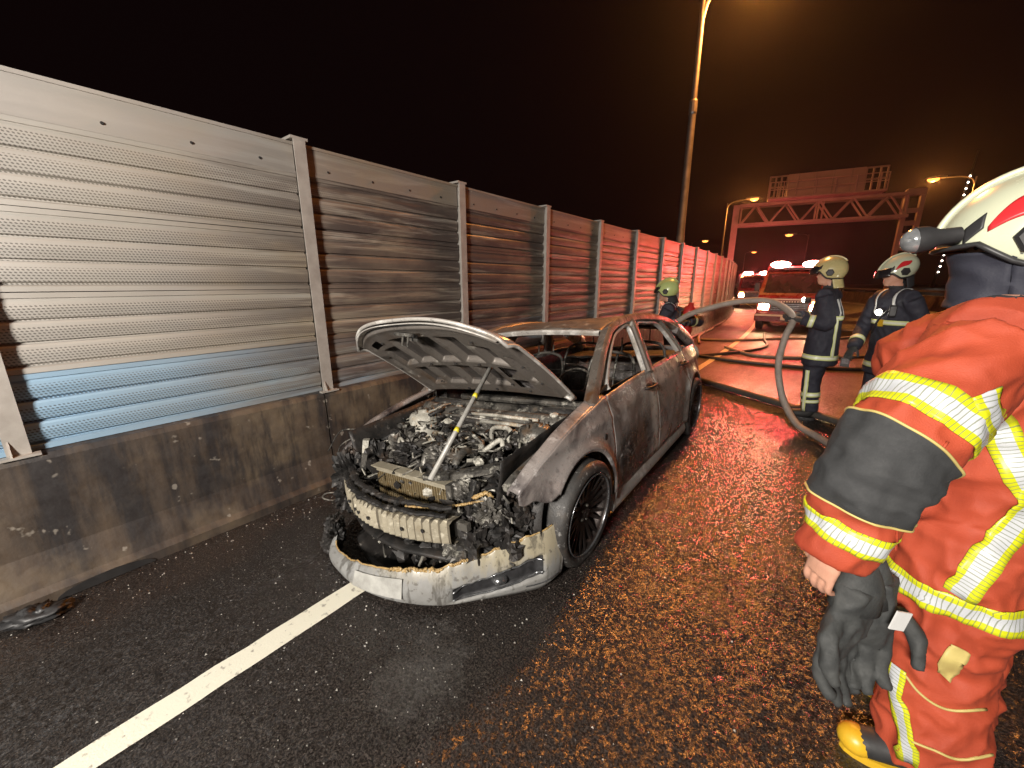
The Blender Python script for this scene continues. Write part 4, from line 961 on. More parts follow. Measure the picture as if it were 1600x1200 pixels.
def rescue_truck(x, y, rz, label, lights=True):
    root = empty('rescue_truck', (x, y, 0), (0, 0, rz)); tag(root, label, 'fire truck', 'rescue trucks with beacons on')
    w = .93
    cab = MB(); side = [(0, .38), (0, 1.12), (.10, 1.22), (.62, 1.98), (.95, 2.06), (2.1, 2.08), (2.1, .38)]
    n = len(side); xsn = [(-w, .0), (-w, .0), (w, .0)]
    vs_ = [(sx*(w-.10*max(0, (z-1.2)/.9)), yy, z) for sx in (-1, 1) for yy, z in side]
    cab.add(vs_, [(j, (j+1) % n, n+(j+1) % n, n+j) for j in range(n)] + [tuple(range(n)), tuple(n+j for j in range(n-1, -1, -1))])
    c = cab.build('cab', 'fire_red', root)
    ws = MB(); ws.add([(-.80, .150, 1.285), (.80, .150, 1.285), (.74, .585, 1.92), (-.74, .585, 1.92)], [(0, 1, 2, 3)]); ws.xf(lambda a, b, d: (a, b-.012, d+.008)).build('windscreen', 'glass_dark', root, solid=.006)
    for sx in (-1, 1):
        sw_ = MB(); sw_.add([(sx*.925, .5, 1.24), (sx*.925, 1.2, 1.24), (sx*.862, 1.2, 1.88), (sx*.868, .72, 1.88)], [(0, 1, 2, 3)]); sw_.xf(lambda a, b, d: (a*1.006, b, d)).build('side_window', 'glass_dark', root, solid=.004)
        mr = MB(); mr.box((sx*1.02-.07, .20, 1.35), (sx*1.02+.07, .28, 1.62)); mr.tube([(sx*.92, .3, 1.3), (sx*1.02, .25, 1.4)], .015, 6); mr.build('mirror', 'black_plastic', root)
        hl = MB(); rounded_box(hl, (sx*.72-.15, -.03, .72), (sx*.72+.15, .02, .92), .035); h = hl.build('headlight', 'headlamp', root)
        am = MB(); rounded_box(am, (sx*.72-.12, -.025, .96), (sx*.72+.12, .02, 1.03), .02); am.build('indicator', 'amber', root)
    bd = MB(); rounded_box(bd, (-.95, 2.18, .45), (.95, 4.9, 2.25), .06); bd.build('equipment_body', 'fire_red', root, auto=30)
    bu = MB(); rounded_box(bu, (-.95, -.14, .34), (.95, .02, .62), .05); bm_ = bu.build('bumper', 'fire_red', root, auto=30)
    bs_ = MB(); bs_.box((-.95, -.145, .52), (.95, -.141, .58)); bs_.build('bumper_stripe', 'white_trim', bm_)
    pl_ = MB(); rounded_box(pl_, (-.18, -.165, .40), (.18, -.142, .55), .012); pl_.build('number_plate', 'white_trim', bm_)
    gr = MB(); gr.box((-.52, -.012, .70), (.52, -.004, 1.02)); g_ = gr.build('grille', 'black_plastic', root)
    for k in range(13): MB().box((-.47+.075*k, -.020, .985), (-.43+.075*k, -.0125, 1.03)).build('grille_tooth', 'white_trim', g_)
    for k in range(4): MB().box((-.50, -.020, .73+.06*k), (.50, -.0125, .745+.06*k)).build('slat', 'chrome_trim', g_)
    st = MB(); st.box((-.93, -.006, 1.06), (.93, .0, 1.10)); st.build('front_stripe', 'white_trim', root)
    lb = MB(); rounded_box(lb, (-.78, .62, 2.06), (.78, .92, 2.13), .03); b_ = lb.build('light_bar', 'black_plastic', root)
    for sx in (-1, 1):
        be = MB(); be.ball((sx*.46, .76, 2.235), (.29, .13, .11), 16, 10); be.build('beacon_dome', 'beacon' if lights else 'fire_red', b_, smooth=True)
    for sx in (-1, 1):
        for yy in (.72, 3.9):
            ty = MB(); ty.lathe([(.12, -.1), (.34, -.12), (.38, -.09), (.38, .09), (.34, .12), (.12, .1)], 24, Matrix.Translation((sx*.82, yy, .38)) @ Matrix.Rotation(math.pi/2, 4, 'Y')); ty.build('wheel', 'rubber', root, auto=40)
    if lights:
        M_ = Matrix.Translation((x, y, 0)) @ Matrix.Rotation(rz, 4, 'Z')
        for sx in (-1, 1):
            lamp('beacon_light', 'POINT', M_ @ Vector((sx*.46, .76, 2.40)), lights*.36, RED, shadow_soft_size=.12)
            lamp('beacon_sweep', 'SPOT', M_ @ Vector((sx*.46, .70, 2.38)), lights*.9, RED, shadow_soft_size=.10, spot_size=R(62), spot_blend=.9, target=M_ @ Vector((-2.2, -5.6-1.5*sx, 1.75)))
            lamp('headlight_beam', 'SPOT', M_ @ Vector((sx*.72, -.10, .82)), lights*.12, (1, .70, .36), shadow_soft_size=.08, spot_size=R(95), spot_blend=.8, target=M_ @ Vector((sx*.9, -6, .0)))
    return root
rescue_truck(-1.02, 16.4, .03, 'red rescue truck with glaring red beacons parked behind the firefighters', 320)
x_, y_, a_ = road(-1.9, 31)
rescue_truck(x_, y_, a_, 'smaller looking red rescue truck farther back, close to the noise wall', 160)
A_['purple_glow'] = emit('purple_glow', (.35, .12, 1.0), 16)
wl = empty('warning_beacon', (-4.25, 26.0, 0)); tag(wl, 'small purple warning light on the road by the far barrier', 'beacon')
MB().lathe([(.0, .0), (.16, 0), (.16, .03), (.05, .05), (.035, .45), (.0, .45)], 14).build('stand', 'black_plastic', wl); MB().ball((0, 0, .52), (.07, .07, .09), 12, 8).build('lamp_dome', 'purple_glow', wl, smooth=True)

# ------------------------------------------------------------------ hoses
simple('hose_canvas', (0.36, 0.30, 0.255), (0.25, 0.205, 0.17), 14, .6, bump=.3, bscale=90)
simple('hose_dark', (0.085, 0.075, 0.065), (0.05, 0.045, 0.04), 14, .5, bump=.3, bscale=90)
simple('brass', (0.42, 0.30, 0.10), (0.30, 0.2, 0.07), 14, .35, .8)
def hose(name, pts, r, mat, label, flat=1.0, coupl=()):
    root = empty(name, pts[0]); P = [p-Vector(pts[0]) for p in spline(pts, 10)]
    tag(root, label, 'hose', 'fire hoses on the road')
    MB().tube(P, r, 12, ell=(flat, 1.0)).build('hose_line', mat, root, smooth=True)
    for t in coupl:
        k = int(t*(len(P)-2)); d = (P[k+1]-P[k]).normalized(); MB().tube([P[k]-d*.07, P[k]-d*.04, P[k]+d*.04, P[k]+d*.07], [r*1.15, r*1.4, r*1.4, r*1.15], 14).build('coupling', 'brass', root, auto=40)
    return root
hose('charged_hose', [(-1.70, 5.78, 1.02), (-1.46, 5.72, 1.20), (-1.17, 5.70, 1.315), (-.93, 5.76, 1.385), (-.67, 5.86, 1.41), (-.50, 5.86, 1.38), (-.36, 5.78, 1.30), (-.29, 5.70, 1.20), (-.33, 5.60, 1.02), (-.355, 5.57, .76), (-.325, 5.57, .52), (-.23, 5.50, .26), (-.07, 5.30, .08), (.11, 5.08, .052), (.30, 4.78, .052), (.60, 4.4, .052), (1.1, 4.1, .052), (2.4, 3.9, .052), (4.5, 4.6, .052), (7.0, 5.4, .052)], .037, 'hose_canvas', 'thick pale hose arching through the air into the hands of the navy firefighter', coupl=())
hose('ground_hose', [(-2.6, 7.9, .05), (-1.41, 6.96, .05), (-.75, 6.52, .05), (-.21, 6.17, .05), (.31, 5.80, .05), (1.2, 5.35, .05), (2.6, 4.9, .05), (5.0, 5.2, .05), (7.2, 6.4, .05)], .048, 'hose_dark', 'thick dark hose lying straight across the road behind the car', coupl=(.42,))
hose('ground_hose', [(-2.6, 11.6, .032), (-2.95, 13.0, .032), (-3.10, 14.35, .032), (-3.14, 15.6, .032), (-3.25, 16.6, .032), (-3.30, 18.2, .032), (-3.70, 21.6, .032), (-4.05, 24.4, .032)], .032, 'hose_canvas', 'pale hose winding along the foot of the concrete barrier')
hose('ground_hose', [(-2.75, 12.4, .032), (-1.93, 12.85, .032), (-.83, 14.2, .032), (.30, 15.0, .032), (.92, 16.6, .032), (.90, 17.9, .032), (.40, 17.7, .032), (.1, 16.6, .032)], .034, 'hose_canvas', 'hose curling across the road in front of the rescue truck')
hose('ground_hose', [(-2.5, 8.9, .032), (-2.16, 9.48, .032), (-1.42, 10.83, .032), (-1.1, 12.1, .032), (-1.3, 13.6, .032), (-1.5, 15.4, .032)], .034, 'hose_dark', 'dark hose running from the rescue truck towards the car')
hose('ground_hose', [(-1.9, 11.3, .032), (-1.50, 10.75, .032), (-1.12, 10.4, .032), (-.45, 10.55, .032), (.4, 11.3, .032), (1.4, 12.4, .032)], .034, 'hose_canvas', 'pale hose looping over the edge line beyond the car')
hose('ground_hose', [(-2.4, 9.6, .032), (-1.2, 9.35, .032), (.0, 9.5, .032), (1.2, 10.2, .032)], .034, 'hose_dark', 'hose lying crosswise just beyond the thick dark one')

# ------------------------------------------------------------------ firefighters
simple('navy', (0.016, 0.017, 0.028), (0.026, 0.027, 0.040), 9, .75, bump=.25, bscale=220)
simple('navy_light', (0.020, 0.021, 0.033), (0.032, 0.033, 0.047), 9, .75, bump=.25, bscale=220)
simple('orange_cloth', (0.43, 0.063, 0.023), (0.29, 0.038, 0.014), 3.5, .72, bump=.35, bscale=300)
simple('patch_black', (0.022, 0.023, 0.024), (0.034, 0.035, 0.036), 12, .82, bump=.25, bscale=140)
simple('skin', (0.52, 0.28, 0.19), (0.44, 0.22, 0.15), 10, .5)
simple('glove_cloth', (0.026, 0.028, 0.028), (0.05, 0.052, 0.05), 18, .75, bump=.4, bscale=120)
simple('piping', (0.52, 0.42, 0.14), (0.44, 0.35, 0.12), 10, .6)
simple('shell_cream', (0.56, 0.58, 0.42), (0.50, 0.52, 0.38), 3, .25, coat=.5)
simple('shell_lime', (0.50, 0.58, 0.22), (0.44, 0.52, 0.20), 3, .3, coat=.4)
simple('shell_yellow', (0.55, 0.47, 0.22), (0.48, 0.40, 0.19), 3, .3, coat=.4)
simple('red_decal', (0.55, 0.025, 0.03), (0.48, 0.02, 0.025), 4, .3)
simple('hood_black', (0.014, 0.015, 0.017), (0.026, 0.027, 0.03), 10, .8)
simple('tank_red', (0.50, 0.03, 0.025), (0.42, 0.025, 0.02), 5, .35)
simple('lamp_glass', (0.42, 0.43, 0.44), (0.22, 0.23, 0.24), 40, .12, .6)
simple('boot_yellow', (0.66, 0.40, 0.02), (0.58, 0.34, 0.02), 8, .4)
simple('tag_white', (0.66, 0.66, 0.64), (0.55, 0.55, 0.54), 8, .5)
A_['torch_glow'] = emit('torch_glow', (1.0, .95, .82), 60)
def make_tape(name, edge, core, stripes=True):
    t = NT(name); uv = t.node('ShaderNodeUVMap').outputs[0]; s = t.sep(uv)
    e = t.math('ABSOLUTE', t.math('SUBTRACT', s[1], .5))
    col = t.mix(t.ramp(e, .225, .235), core, edge)
    if stripes:
        d = t.math('FRACT', t.math('ADD', t.math('MULTIPLY', s[0], 1.0), t.math('MULTIPLY', s[1], .5)))
        col = t.mix(t.math('MULTIPLY', t.ramp(d, .24, .16), .75), col, (.16, .18, .10))
    t.set(color=col, rough=.38); MATS[name] = t.m; return t.m
make_tape('tape_lime', (0.54, 0.56, 0.013), (0.50, 0.52, 0.54))
make_tape('tape_pale', (0.62, 0.66, 0.28), (0.74, 0.76, 0.60), False)

def limb(m, pts, rs, n=16, up=None): m.tube(spline(pts, 4), [r for r in expand(rs, 4)], n, up=up)
def expand(rs, n):
    out = []
    for a, b in zip(rs, rs[1:]):
        for k in range(n):
            t = k/n
            out.append(tuple(x+(y-x)*t for x, y in zip(a, b)) if isinstance(a, tuple) else a+(b-a)*t)
    out.append(rs[-1]); return out
def hand_mesh(W, d, palm, mat, curl, size, thumb, base):
    d = Vector(d).normalized(); palm = Vector(palm); palm = (palm-d*palm.dot(d)).normalized(); sd = d.cross(palm)
    m = MB(); z = size; W = Vector(W)
    m.tube([W-d*.03*z, W+d*.02*z, W+d*.055*z, W+d*.092*z], [(.026*z, .034*z), (.022*z, .040*z), (.020*z, .044*z), (.014*z, .040*z)], 14, up=palm)
    for k, (o, L) in enumerate(((-.033, .066), (-.011, .078), (.011, .074), (.032, .058))):
        p = W+d*.088*z+sd*o*z; pts = [p-d*.02*z]; a = curl*.4
        for q, seg in enumerate((.42, .33, .25)):
            p = p+(d*math.cos(a)+palm*math.sin(a))*L*z*seg*1.15; pts.append(p); a += curl*(.9+.1*k)
        m.tube(spline(pts, 3), expand([.0105*z, .0100*z, .0092*z, .0075*z], 3), 8)
    b = W+d*.03*z+sd*(-.036*thumb)*z; t1 = b+(d*.6-sd*.6*thumb+palm*.35)*.038*z; t2 = t1+(d*.85-sd*.15*thumb+palm*.5*(.5+curl))*.034*z; t3 = t2+(d*.8+palm*.5+sd*.2*thumb)*.022*z
    m.tube(spline([b, t1, t2, t3], 3), expand([.015*z, .0125*z, .011*z, .008*z], 3), 8)
    me = m.mesh('raw', 'dark'); o = bpy.data.objects.new('raw', me); COL.objects.link(o)
    r = o.modifiers.new('r', 'REMESH'); r.mode = 'VOXEL'; r.voxel_size = .0042*z; q = o.modifiers.new('q', 'SMOOTH'); q.iterations = 3
    bpy.context.view_layer.update(); dg = bpy.context.evaluated_depsgraph_get()
    me2 = bpy.data.meshes.new_from_object(o.evaluated_get(dg)); bpy.data.objects.remove(o)
    me2.materials.clear(); me2.materials.append(MATS[mat])
    for v in me2.vertices: v.co -= base
    for f in me2.polygons: f.use_smooth = True
    me2.update(); return me2
class Person:
    def __init__(s, label, J, fwd, suit, voxel=.012, bulk=1.0, headfwd=None, wrinkle=.006, group=None, seed=0.0, arm=1.0, leg=1.0, coat=1.0):
        V = lambda p: Vector(p)
        s.J = J = {k: V(p) for k, p in J.items()}
        base = Vector((J['pelvis'].x, J['pelvis'].y, 0)); s.base = base
        s.root = empty('person', base); tag(s.root, label, 'person', group)
        fwd = Vector(fwd+(0,) if len(fwd) == 2 else fwd).normalized(); left = Vector((0, 0, 1)).cross(fwd).normalized()
        hf = Vector(headfwd).normalized() if headfwd else fwd
        s.fwd, s.left, s.hf = fwd, left, hf
        m = MB(); k = bulk
        pel, che, nk, hd = J['pelvis'], J['chest'], J['neck'], J['head']
        shc = (J['sl']+J['sr'])/2
        tors = [pel+Vector((0, 0, -.27)), pel+Vector((0, 0, -.24)), pel, pel.lerp(che, .5), che, shc+Vector((0, 0, -.02)), nk]
        rad = [(.215*k*coat, .165*k*coat), (.222*k*coat, .172*k*coat), (.205*k, .160*k), (.195*k, .150*k), (.205*k, .150*k), (.150*k, .105*k), (.070, .075)]
        m.tube(spline(tors, 4), expand(rad, 4), 24, up=left)
        for a in ('l', 'r'):
            S, E, Wr = J['s'+a], J['e'+a], J['w'+a]
            limb(m, [shc+Vector((0, 0, -.03)), shc.lerp(S, .7), S+(S-shc)*.05], [.10*k, .098*k, .085*k])
            limb(m, [S, S.lerp(E, .5), E, E.lerp(Wr, .5), Wr], [.090*k*(.5+.5*arm), .082*k*arm, .075*k*arm, .068*k*arm, .060*k*(.5+.5*arm)])
            H, K, An = J['h'+a], J['k'+a], J['a'+a]
            limb(m, [pel.lerp(H, .6)+Vector((0, 0, -.02)), H, H.lerp(K, .5), K, K.lerp(An, .5), An], [.12*k, .118*k*(.5+.5*leg), .108*k*leg, .092*k*leg, .090*k*leg, .085*k*leg])
        limb(m, [nk+Vector((0, 0, -.05)), nk, hd+Vector((0, 0, -.09))-hf*.015], [.075, .066, .060])
        lf = Vector((0, 0, 1)).cross(hf).normalized(); MH = Matrix((lf, hf, Vector((0, 0, 1)))).transposed()
        s.MH = MH
        m.ball(hd, (.078, .098, .118), 20, 14, M=MH); m.ball(hd+hf*.052+Vector((0, 0, -.065)), (.052, .045, .055), 14, 10, M=MH)   # skull, jaw
        m.tube([hd+hf*.085+Vector((0, 0, .015)), hd+hf*.108+Vector((0, 0, -.022)), hd+hf*.09+Vector((0, 0, -.035))], [.008, .016, .008], 8)   # nose
        m.tube([hd+hf*.090-lf*.022+Vector((0, 0, -.062)), hd+hf*.098+Vector((0, 0, -.062)), hd+hf*.090+lf*.022+Vector((0, 0, -.062))], .009, 8)
        for e in (-1, 1): m.ball(hd+lf*(.080*e)+Vector((0, 0, -.01)), (.010, .022, .032), 8, 6, M=MH)
        me = m.mesh('raw', 'dark'); o = bpy.data.objects.new('raw', me); COL.objects.link(o)
        r = o.modifiers.new('r', 'REMESH'); r.mode = 'VOXEL'; r.voxel_size = voxel
        q = o.modifiers.new('q', 'SMOOTH'); q.iterations = 5; q.factor = .5
        bpy.context.view_layer.update(); dg = bpy.context.evaluated_depsgraph_get()
        bm_ = bpy.data.meshes.new_from_object(o.evaluated_get(dg)); bpy.data.objects.remove(o)
        bm_.materials.clear()
        for x in (suit, 'skin', 'hood_black'): bm_.materials.append(MATS[x])
        nrm = [v.normal.copy() for v in bm_.vertices]
        for v, n in zip(bm_.vertices, nrm):
            p = v.co
            if (p-hd).length < .19: continue
            w1 = noise.noise((p.x*3+seed, p.y*3, p.z*3))*1.3
            d = 1.3*(.5-abs(noise.noise((p.x*7+seed+w1, p.y*7, p.z*6+w1)))*2.0) + .7*(.5-2*abs(noise.noise((p.x*15+w1, p.y*15+seed, p.z*12)))) + .5*noise.noise((p.x*4, p.y*4+seed, p.z*22+w1*3))
            v.co = p + n*d*wrinkle
        for f in bm_.polygons:
            c = f.center-hd; f.use_smooth = True
            if (nk.z-.0 < f.center.z) and c.length < .24:
                front = c.dot(hf) > -.02 and c.z > -.125
                f.material_index = 1 if front else 2
            else: f.material_index = 0
        for v in bm_.vertices: v.co -= base
        bm_.update(); bm_.name = 'body'
        s.body = link('body', bm_, s.root)
        s.bvh = BVHTree.FromPolygons([v.co+base for v in bm_.vertices], [tuple(f.vertices) for f in bm_.polygons])
        # eyes
        for e in (-1, 1):
            MB().ball(hd+hf*.082+lf*(.032*e)+Vector((0, 0, .008))-base, (.012, .010, .008), 10, 6, M=MH).build('eye', 'dark', s.root, smooth=True)
    def add(s, mb, name, mat, parent=None, **k):
        return mb.xf(lambda x, y, z: (x-s.base.x, y-s.base.y, z-s.base.z)).build(name, mat, parent or s.root, **k)
    def strip(s, pts, nrms, wd, mat, name='reflective_band', off=.006, closed=False, pitch=.012, across=6):
        """tape lying on the body: pts/nrms centre line on the surface"""
        n = len(pts); vs_ = []; us = []; dist = 0
        for i in range(n):
            a = pts[(i-1) % n] if closed or i > 0 else pts[i]; b = pts[(i+1) % n] if closed or i < n-1 else pts[i]
            tan = (b-a).normalized(); cr = tan.cross(nrms[i]).normalized()
            if i: dist += (pts[i]-pts[i-1]).length
            for j in range(across+1):
                q = pts[i]+cr*(wd*(j/across-.5)); loc, nn, _, _ = s.bvh.find_nearest(q)
                if (loc-q).length > .06: loc, nn = q, nrms[i]
                if nn.dot(nrms[i]) < 0.1: nn = nrms[i]
                vs_.append(loc+nn*off); us.append((dist/pitch, j/across))
        m = MB(); k = across+1; fs = []; fu = []
        for i in range(n-(0 if closed else 1)):
            i2 = (i+1) % n
            for j in range(across):
                fs.append((i*k+j, i*k+j+1, i2*k+j+1, i2*k+j))
                ue = us[i2*k][0] if i2 > i else us[i*k][0]+(pts[0]-pts[-1]).length/pitch
                fu.append([(us[i*k][0], j/across), (us[i*k][0], (j+1)/across), (ue, (j+1)/across), (ue, j/across)])
        # build by hand to keep the UVs aligned
        me = bpy.data.meshes.new(name); me.from_pydata([tuple(v-s.base) for v in vs_], [], fs); me.materials.append(MATS[mat])
        uvl = me.uv_layers.new(name='UVMap')
        for p, u4 in zip(me.polygons, fu):
            p.use_smooth = True
            for li, u in zip(p.loop_indices, u4): uvl.data[li].uv = u
        me.update(); return link(name, me, s.root, solid=.003)
    def ring(s, c, axis, wd, mat='tape_pale', n=36, rmax=.4, name='reflective_band', a0=0, a1=2*math.pi, off=.006, pitch=.012, across=6):
        c = Vector(c); axis = Vector(axis).normalized(); u = axis.orthogonal().normalized()
        if abs(axis.z) > .8: u = (s.fwd-axis*s.fwd.dot(axis)).normalized()
        v = axis.cross(u); P = []; N = []; full = abs(a1-a0-2*math.pi) < 1e-3
        for k in range(n if full else n+1):
            a = a0+(a1-a0)*k/n; d = u*math.cos(a)+v*math.sin(a)
            h = s.bvh.ray_cast(c, d, rmax)
            if h[0] is None: continue
            P.append(h[0]); N.append(d)
        if len(P) > 3: return s.strip(P, N, wd, mat, name, off, full, pitch, across)
    def limb_ring(s, A, B, t, wd, mat='tape_pale', **k):
        a, b = s.J[A], s.J[B]; return s.ring(a.lerp(b, t), b-a, wd, mat, rmax=.2, **k)
    def helmet(s, shell, decal=None, visor=True, scale=1.0, tilt=0.0, lampside=0, neck=True):
        hd = s.J['head']; hc = hd+Vector((0, 0, .030)); MH = s.MH @ Matrix.Rotation(tilt, 3, 'X')
        def sh(az, el, off=0.0):
            """az 0 = front, + = left; el radians above the equator"""
            x = math.sin(az)*math.cos(el); y = math.cos(az)*math.cos(el); z = math.sin(el)
            rr = Vector((x*(.134+off), y*(.165+off), z*(.150+off)))*scale
            rr.z += .010*scale*math.exp(-(rr.x/.03)**2)*max(0, z)
            if z < 0: rr.x *= 1-.10*z*z; rr.y *= 1-.10*z*z
            return hc+MH @ rr
        def edge(az):
            c = math.cos(az); return lerp_table([(-1, -.66), (-.3, -.62), (.15, -.50), (.5, .0), (1, .10)], c)
        m = MB(); m.grid(lambda a, b: sh(2*math.pi*a, math.pi/2+(edge(2*math.pi*a)-math.pi/2)*b), 56, 22)
        root = s.add(m, 'helmet', shell, smooth=True, merge=True, solid=.007*scale)
        rim = MB(); rim.tube([sh(2*math.pi*k/60, edge(2*math.pi*k/60), .004) for k in range(61)], .007*scale, 6, caps=False); s.add(rim, 'helmet_rim', 'black_plastic', root, smooth=True)
        for e in (-1, 1):
            d = MB(); c = sh(e*1.62, -.12, .006); nrm = (c-hc).normalized(); Mx = Matrix.Translation(c) @ nrm.to_track_quat('Z', 'Y').to_matrix().to_4x4()
            d.lathe([(.0, .008), (.032*scale, .008), (.040*scale, .0), (.04*scale, -.01)], 6, Mx); s.add(d, 'ear_cover', 'black_plastic', root)
            v = MB(); v.grid(lambda a, b: sh(e*(.86+.24*a), .06+.26*b+.18*a, .004), 6, 6); s.add(v, 'vent', 'black_plastic', root, smooth=True, solid=.003)
            if decal:
                q = MB(); q.grid(lambda a, b: sh(e*(1.15+.85*a), .20+.36*a+(b-.5)*.36*math.sin(math.pi*min(1, .05+a*.9))**.8+.10*math.sin(a*5), .004), 18, 6); s.add(q, 'decal', decal, root, smooth=True, solid=.0015)
        cr = MB(); cr.tube([sh(0, .35+k*(math.pi-.95)/20, .006) for k in range(21)], .008*scale, 8); s.add(cr, 'crest', shell, root, smooth=True)
        if visor:
            vz = MB(); vz.grid(lambda a, b: sh(-.95+1.9*a, .42-.50*b, .012+.012*b), 20, 8); s.add(vz, 'visor', 'glass_dark', root, smooth=True, solid=.003)
        if neck:
            nc = MB(); nc.grid(lambda a, b: sh(math.pi*.58+math.pi*.84*a, -.55, -.012).lerp(s.J['neck']+(MH @ Vector((math.sin(math.pi*.58+math.pi*.84*a)*.115, math.cos(math.pi*.58+math.pi*.84*a)*.125, 0))), b), 20, 6); s.add(nc, 'neck_guard', 'hood_black' if shell != 'shell_yellow' else 'shell_yellow', root, smooth=True, solid=.006)
        s.sh = sh; return root
    def boot(s, a, toe, mat='rubber', cap=None, hgt=.26):
        A = s.J['a'+a]; d = Vector(toe).normalized(); g = Vector((A.x, A.y, 0))
        m = MB(); m.tube(spline([A+Vector((0, 0, hgt-.12)), g+Vector((0, 0, .16)), g+Vector((0, 0, .09))+d*.02, g+d*.10+Vector((0, 0, .062)), g+d*.19+Vector((0, 0, .050)), g+d*.235+Vector((0, 0, .045))], 4), expand([.080, .068, .066, .056, .050, .028], 4), 16, ell=(.9, 1.0))
        b = s.add(m.xf(lambda x, y, z: (x, y, max(z, .018))), 'boot', mat, smooth=True)
        so = MB(); sd = Vector((0, 0, 1)).cross(d); out = [g+d*(.245*math.cos(t)*.62+.085)+sd*(.056*math.sin(t)) for t in [2*math.pi*k/20 for k in range(20)]]
        so.add([tuple(p) for p in out]+[(p.x, p.y, .03) for p in out], [tuple(range(19, -1, -1)), tuple(range(20, 40))]+[(k, (k+1) % 20, 20+(k+1) % 20, 20+k) for k in range(20)]); s.add(so, 'sole', cap or 'black_plastic', b)
        if cap:
            cp = MB(); cp.ball(g+d*.195+Vector((0, 0, .050)), (.055, .052, .046), 16, 10); s.add(cp.xf(lambda x, y, z: (x, y, max(z, .006))), 'toe_cap', cap, b, smooth=True)
        return b
    def hand(s, W, d, palm, mat, curl=.5, size=1.0, thumb=1, name='hand'):
        return link(name, hand_mesh(W, d, palm, mat, curl, size, thumb, s.base), s.root)
    def hit(s, px, py):
        """surface point seen from the camera position through a photo pixel"""
        d = cam.matrix_world.to_3x3() @ Vector(((px-800)/620, -(py-600)/620, -1)); h = s.bvh.ray_cast(Vector((0, 0, CAM_H)), d.normalized(), 6)
        return h[0], h[1]
    def tape_px(s, pts, wd, mat, n=6, **k):
        P, N = [], []
        for q in spline([(a, b, 0) for a, b in pts], n):
            l, nn = s.hit(q.x, q.y)
            if l is not None: P.append(l); N.append(nn)
        if len(P) > 2: return s.strip(P, N, wd, mat, **k)
    def cord_px(s, pts, r, mat, name, n=8):
        P = []
        for q in spline([(a, b, 0) for a, b in pts], n):
            l, nn = s.hit(q.x, q.y)
            if l is not None: P.append(l+nn*r*.5)
        if len(P) > 2: return s.add(MB().tube(P, r, 6), name, mat, smooth=True)
    def sleeve(s, stations, mat, name, off=.004, n=40):
        """close-fitting cover around a limb through (A, B, t) stations"""
        m = MB(); rows = []
        axes = [(s.J[A].lerp(s.J[B], t), (s.J[B]-s.J[A]).normalized()) for A, B, t in stations]
        ref = None
        for i, (c, ax) in enumerate(axes):
            ax = (axes[min(i+1, len(axes)-1)][0]-axes[max(i-1, 0)][0]).normalized()
            u = ax.orthogonal() if ref is None else ref-ax*ref.dot(ax); u.normalize(); ref = u; v = ax.cross(u); row = []
            for k in range(n):
                a = 2*math.pi*k/n; d = u*math.cos(a)+v*math.sin(a); h = s.bvh.ray_cast(c, d, .26)
                row.append((h[0] if h[0] is not None else c+d*.1)+d*off)
            rows.append(row)
        m.add([p for r_ in rows for p in r_], [(i*n+j, i*n+(j+1) % n, (i+1)*n+(j+1) % n, (i+1)*n+j) for i in range(len(rows)-1) for j in range(n)])
        o = s.add(m, name, mat, smooth=True, solid=.003)
        for row, nm in ((rows[0], 'piping'), (rows[-1], 'piping')): s.add(MB().tube(row+[row[0], row[1]], .0035, 6, caps=False), nm, 'piping', o, smooth=True)
        return o
    def torch(s, p, r=.028):
        b = MB(); p = Vector(p); b.tube([p-s.fwd*.05, p], r*1.15, 12); o = s.add(b, 'chest_torch', 'black_plastic', smooth=False)
        g_ = MB(); g_.ball(p+s.fwd*.004, (r, r, r), 12, 8); s.add(g_, 'torch_lens', 'torch_glow', o, smooth=True)
    def straps(s, mat='tag_white', wd=.028):
        for e in (-1, 1):
            P, N = [], []
            for t in range(15):
                a = -.15+1.2*t/14; c = s.J['chest'].lerp(s.J['neck'], .35)+s.left*(.105*e)
                d = (s.fwd*math.cos(a*2.2-.25)+Vector((0, 0, 1))*math.sin(a*2.2-.25)).normalized(); h = s.bvh.ray_cast(c, d, .4)
                if h[0] is not None: P.append(h[0]); N.append(h[1])
            if len(P) > 3: s.strip(P, N, wd, mat, 'harness_strap', .010, across=2)

def joints(px, py, fwd, pelvis_z=.96, lean=0.0, scale=1.0, stance=.10, knee=.0):
    """default standing joints, then overridden"""
    f = Vector((fwd[0], fwd[1], 0)).normalized(); l = Vector((0, 0, 1)).cross(f); B = Vector((px, py, 0)); z = Vector((0, 0, 1)); k = scale
    J = {}
    J['pelvis'] = B+z*pelvis_z; J['chest'] = J['pelvis']+z*.36*k+f*lean*.7; J['neck'] = J['pelvis']+z*.62*k+f*lean*1.25; J['head'] = J['neck']+z*.165*k+f*(.03+lean*.25)
    for a, e in (('l', 1), ('r', -1)):
        J['s'+a] = J['neck']+l*(.19*k*e)-z*.09*k; J['e'+a] = J['s'+a]+l*(.06*e)-z*.29*k-f*.02; J['w'+a] = J['e'+a]+f*.10-z*.24*k
        J['h'+a] = J['pelvis']+l*(.10*e)-z*.05; J['a'+a] = B+l*(stance*e)+z*.11; J['k'+a] = (J['h'+a]+J['a'+a])/2+f*knee+z*.02
    return J
def suit_bands(p, mat='tape_pale', wd=.055, legs=True):
    pel = p.J['pelvis']
    p.ring(pel+Vector((0, 0, -.17)), (0, 0, 1), wd, mat, rmax=.5, n=48)
    p.ring(pel.lerp(p.J['chest'], .80), (0, 0, 1), wd*.9, mat, rmax=.26, n=48)
    for a in 'lr':
        p.limb_ring('e'+a, 'w'+a, .62, wd, mat)
        if legs: p.limb_ring('k'+a, 'a'+a, .45, wd, mat); p.limb_ring('k'+a, 'a'+a, .66, wd*.7, mat)
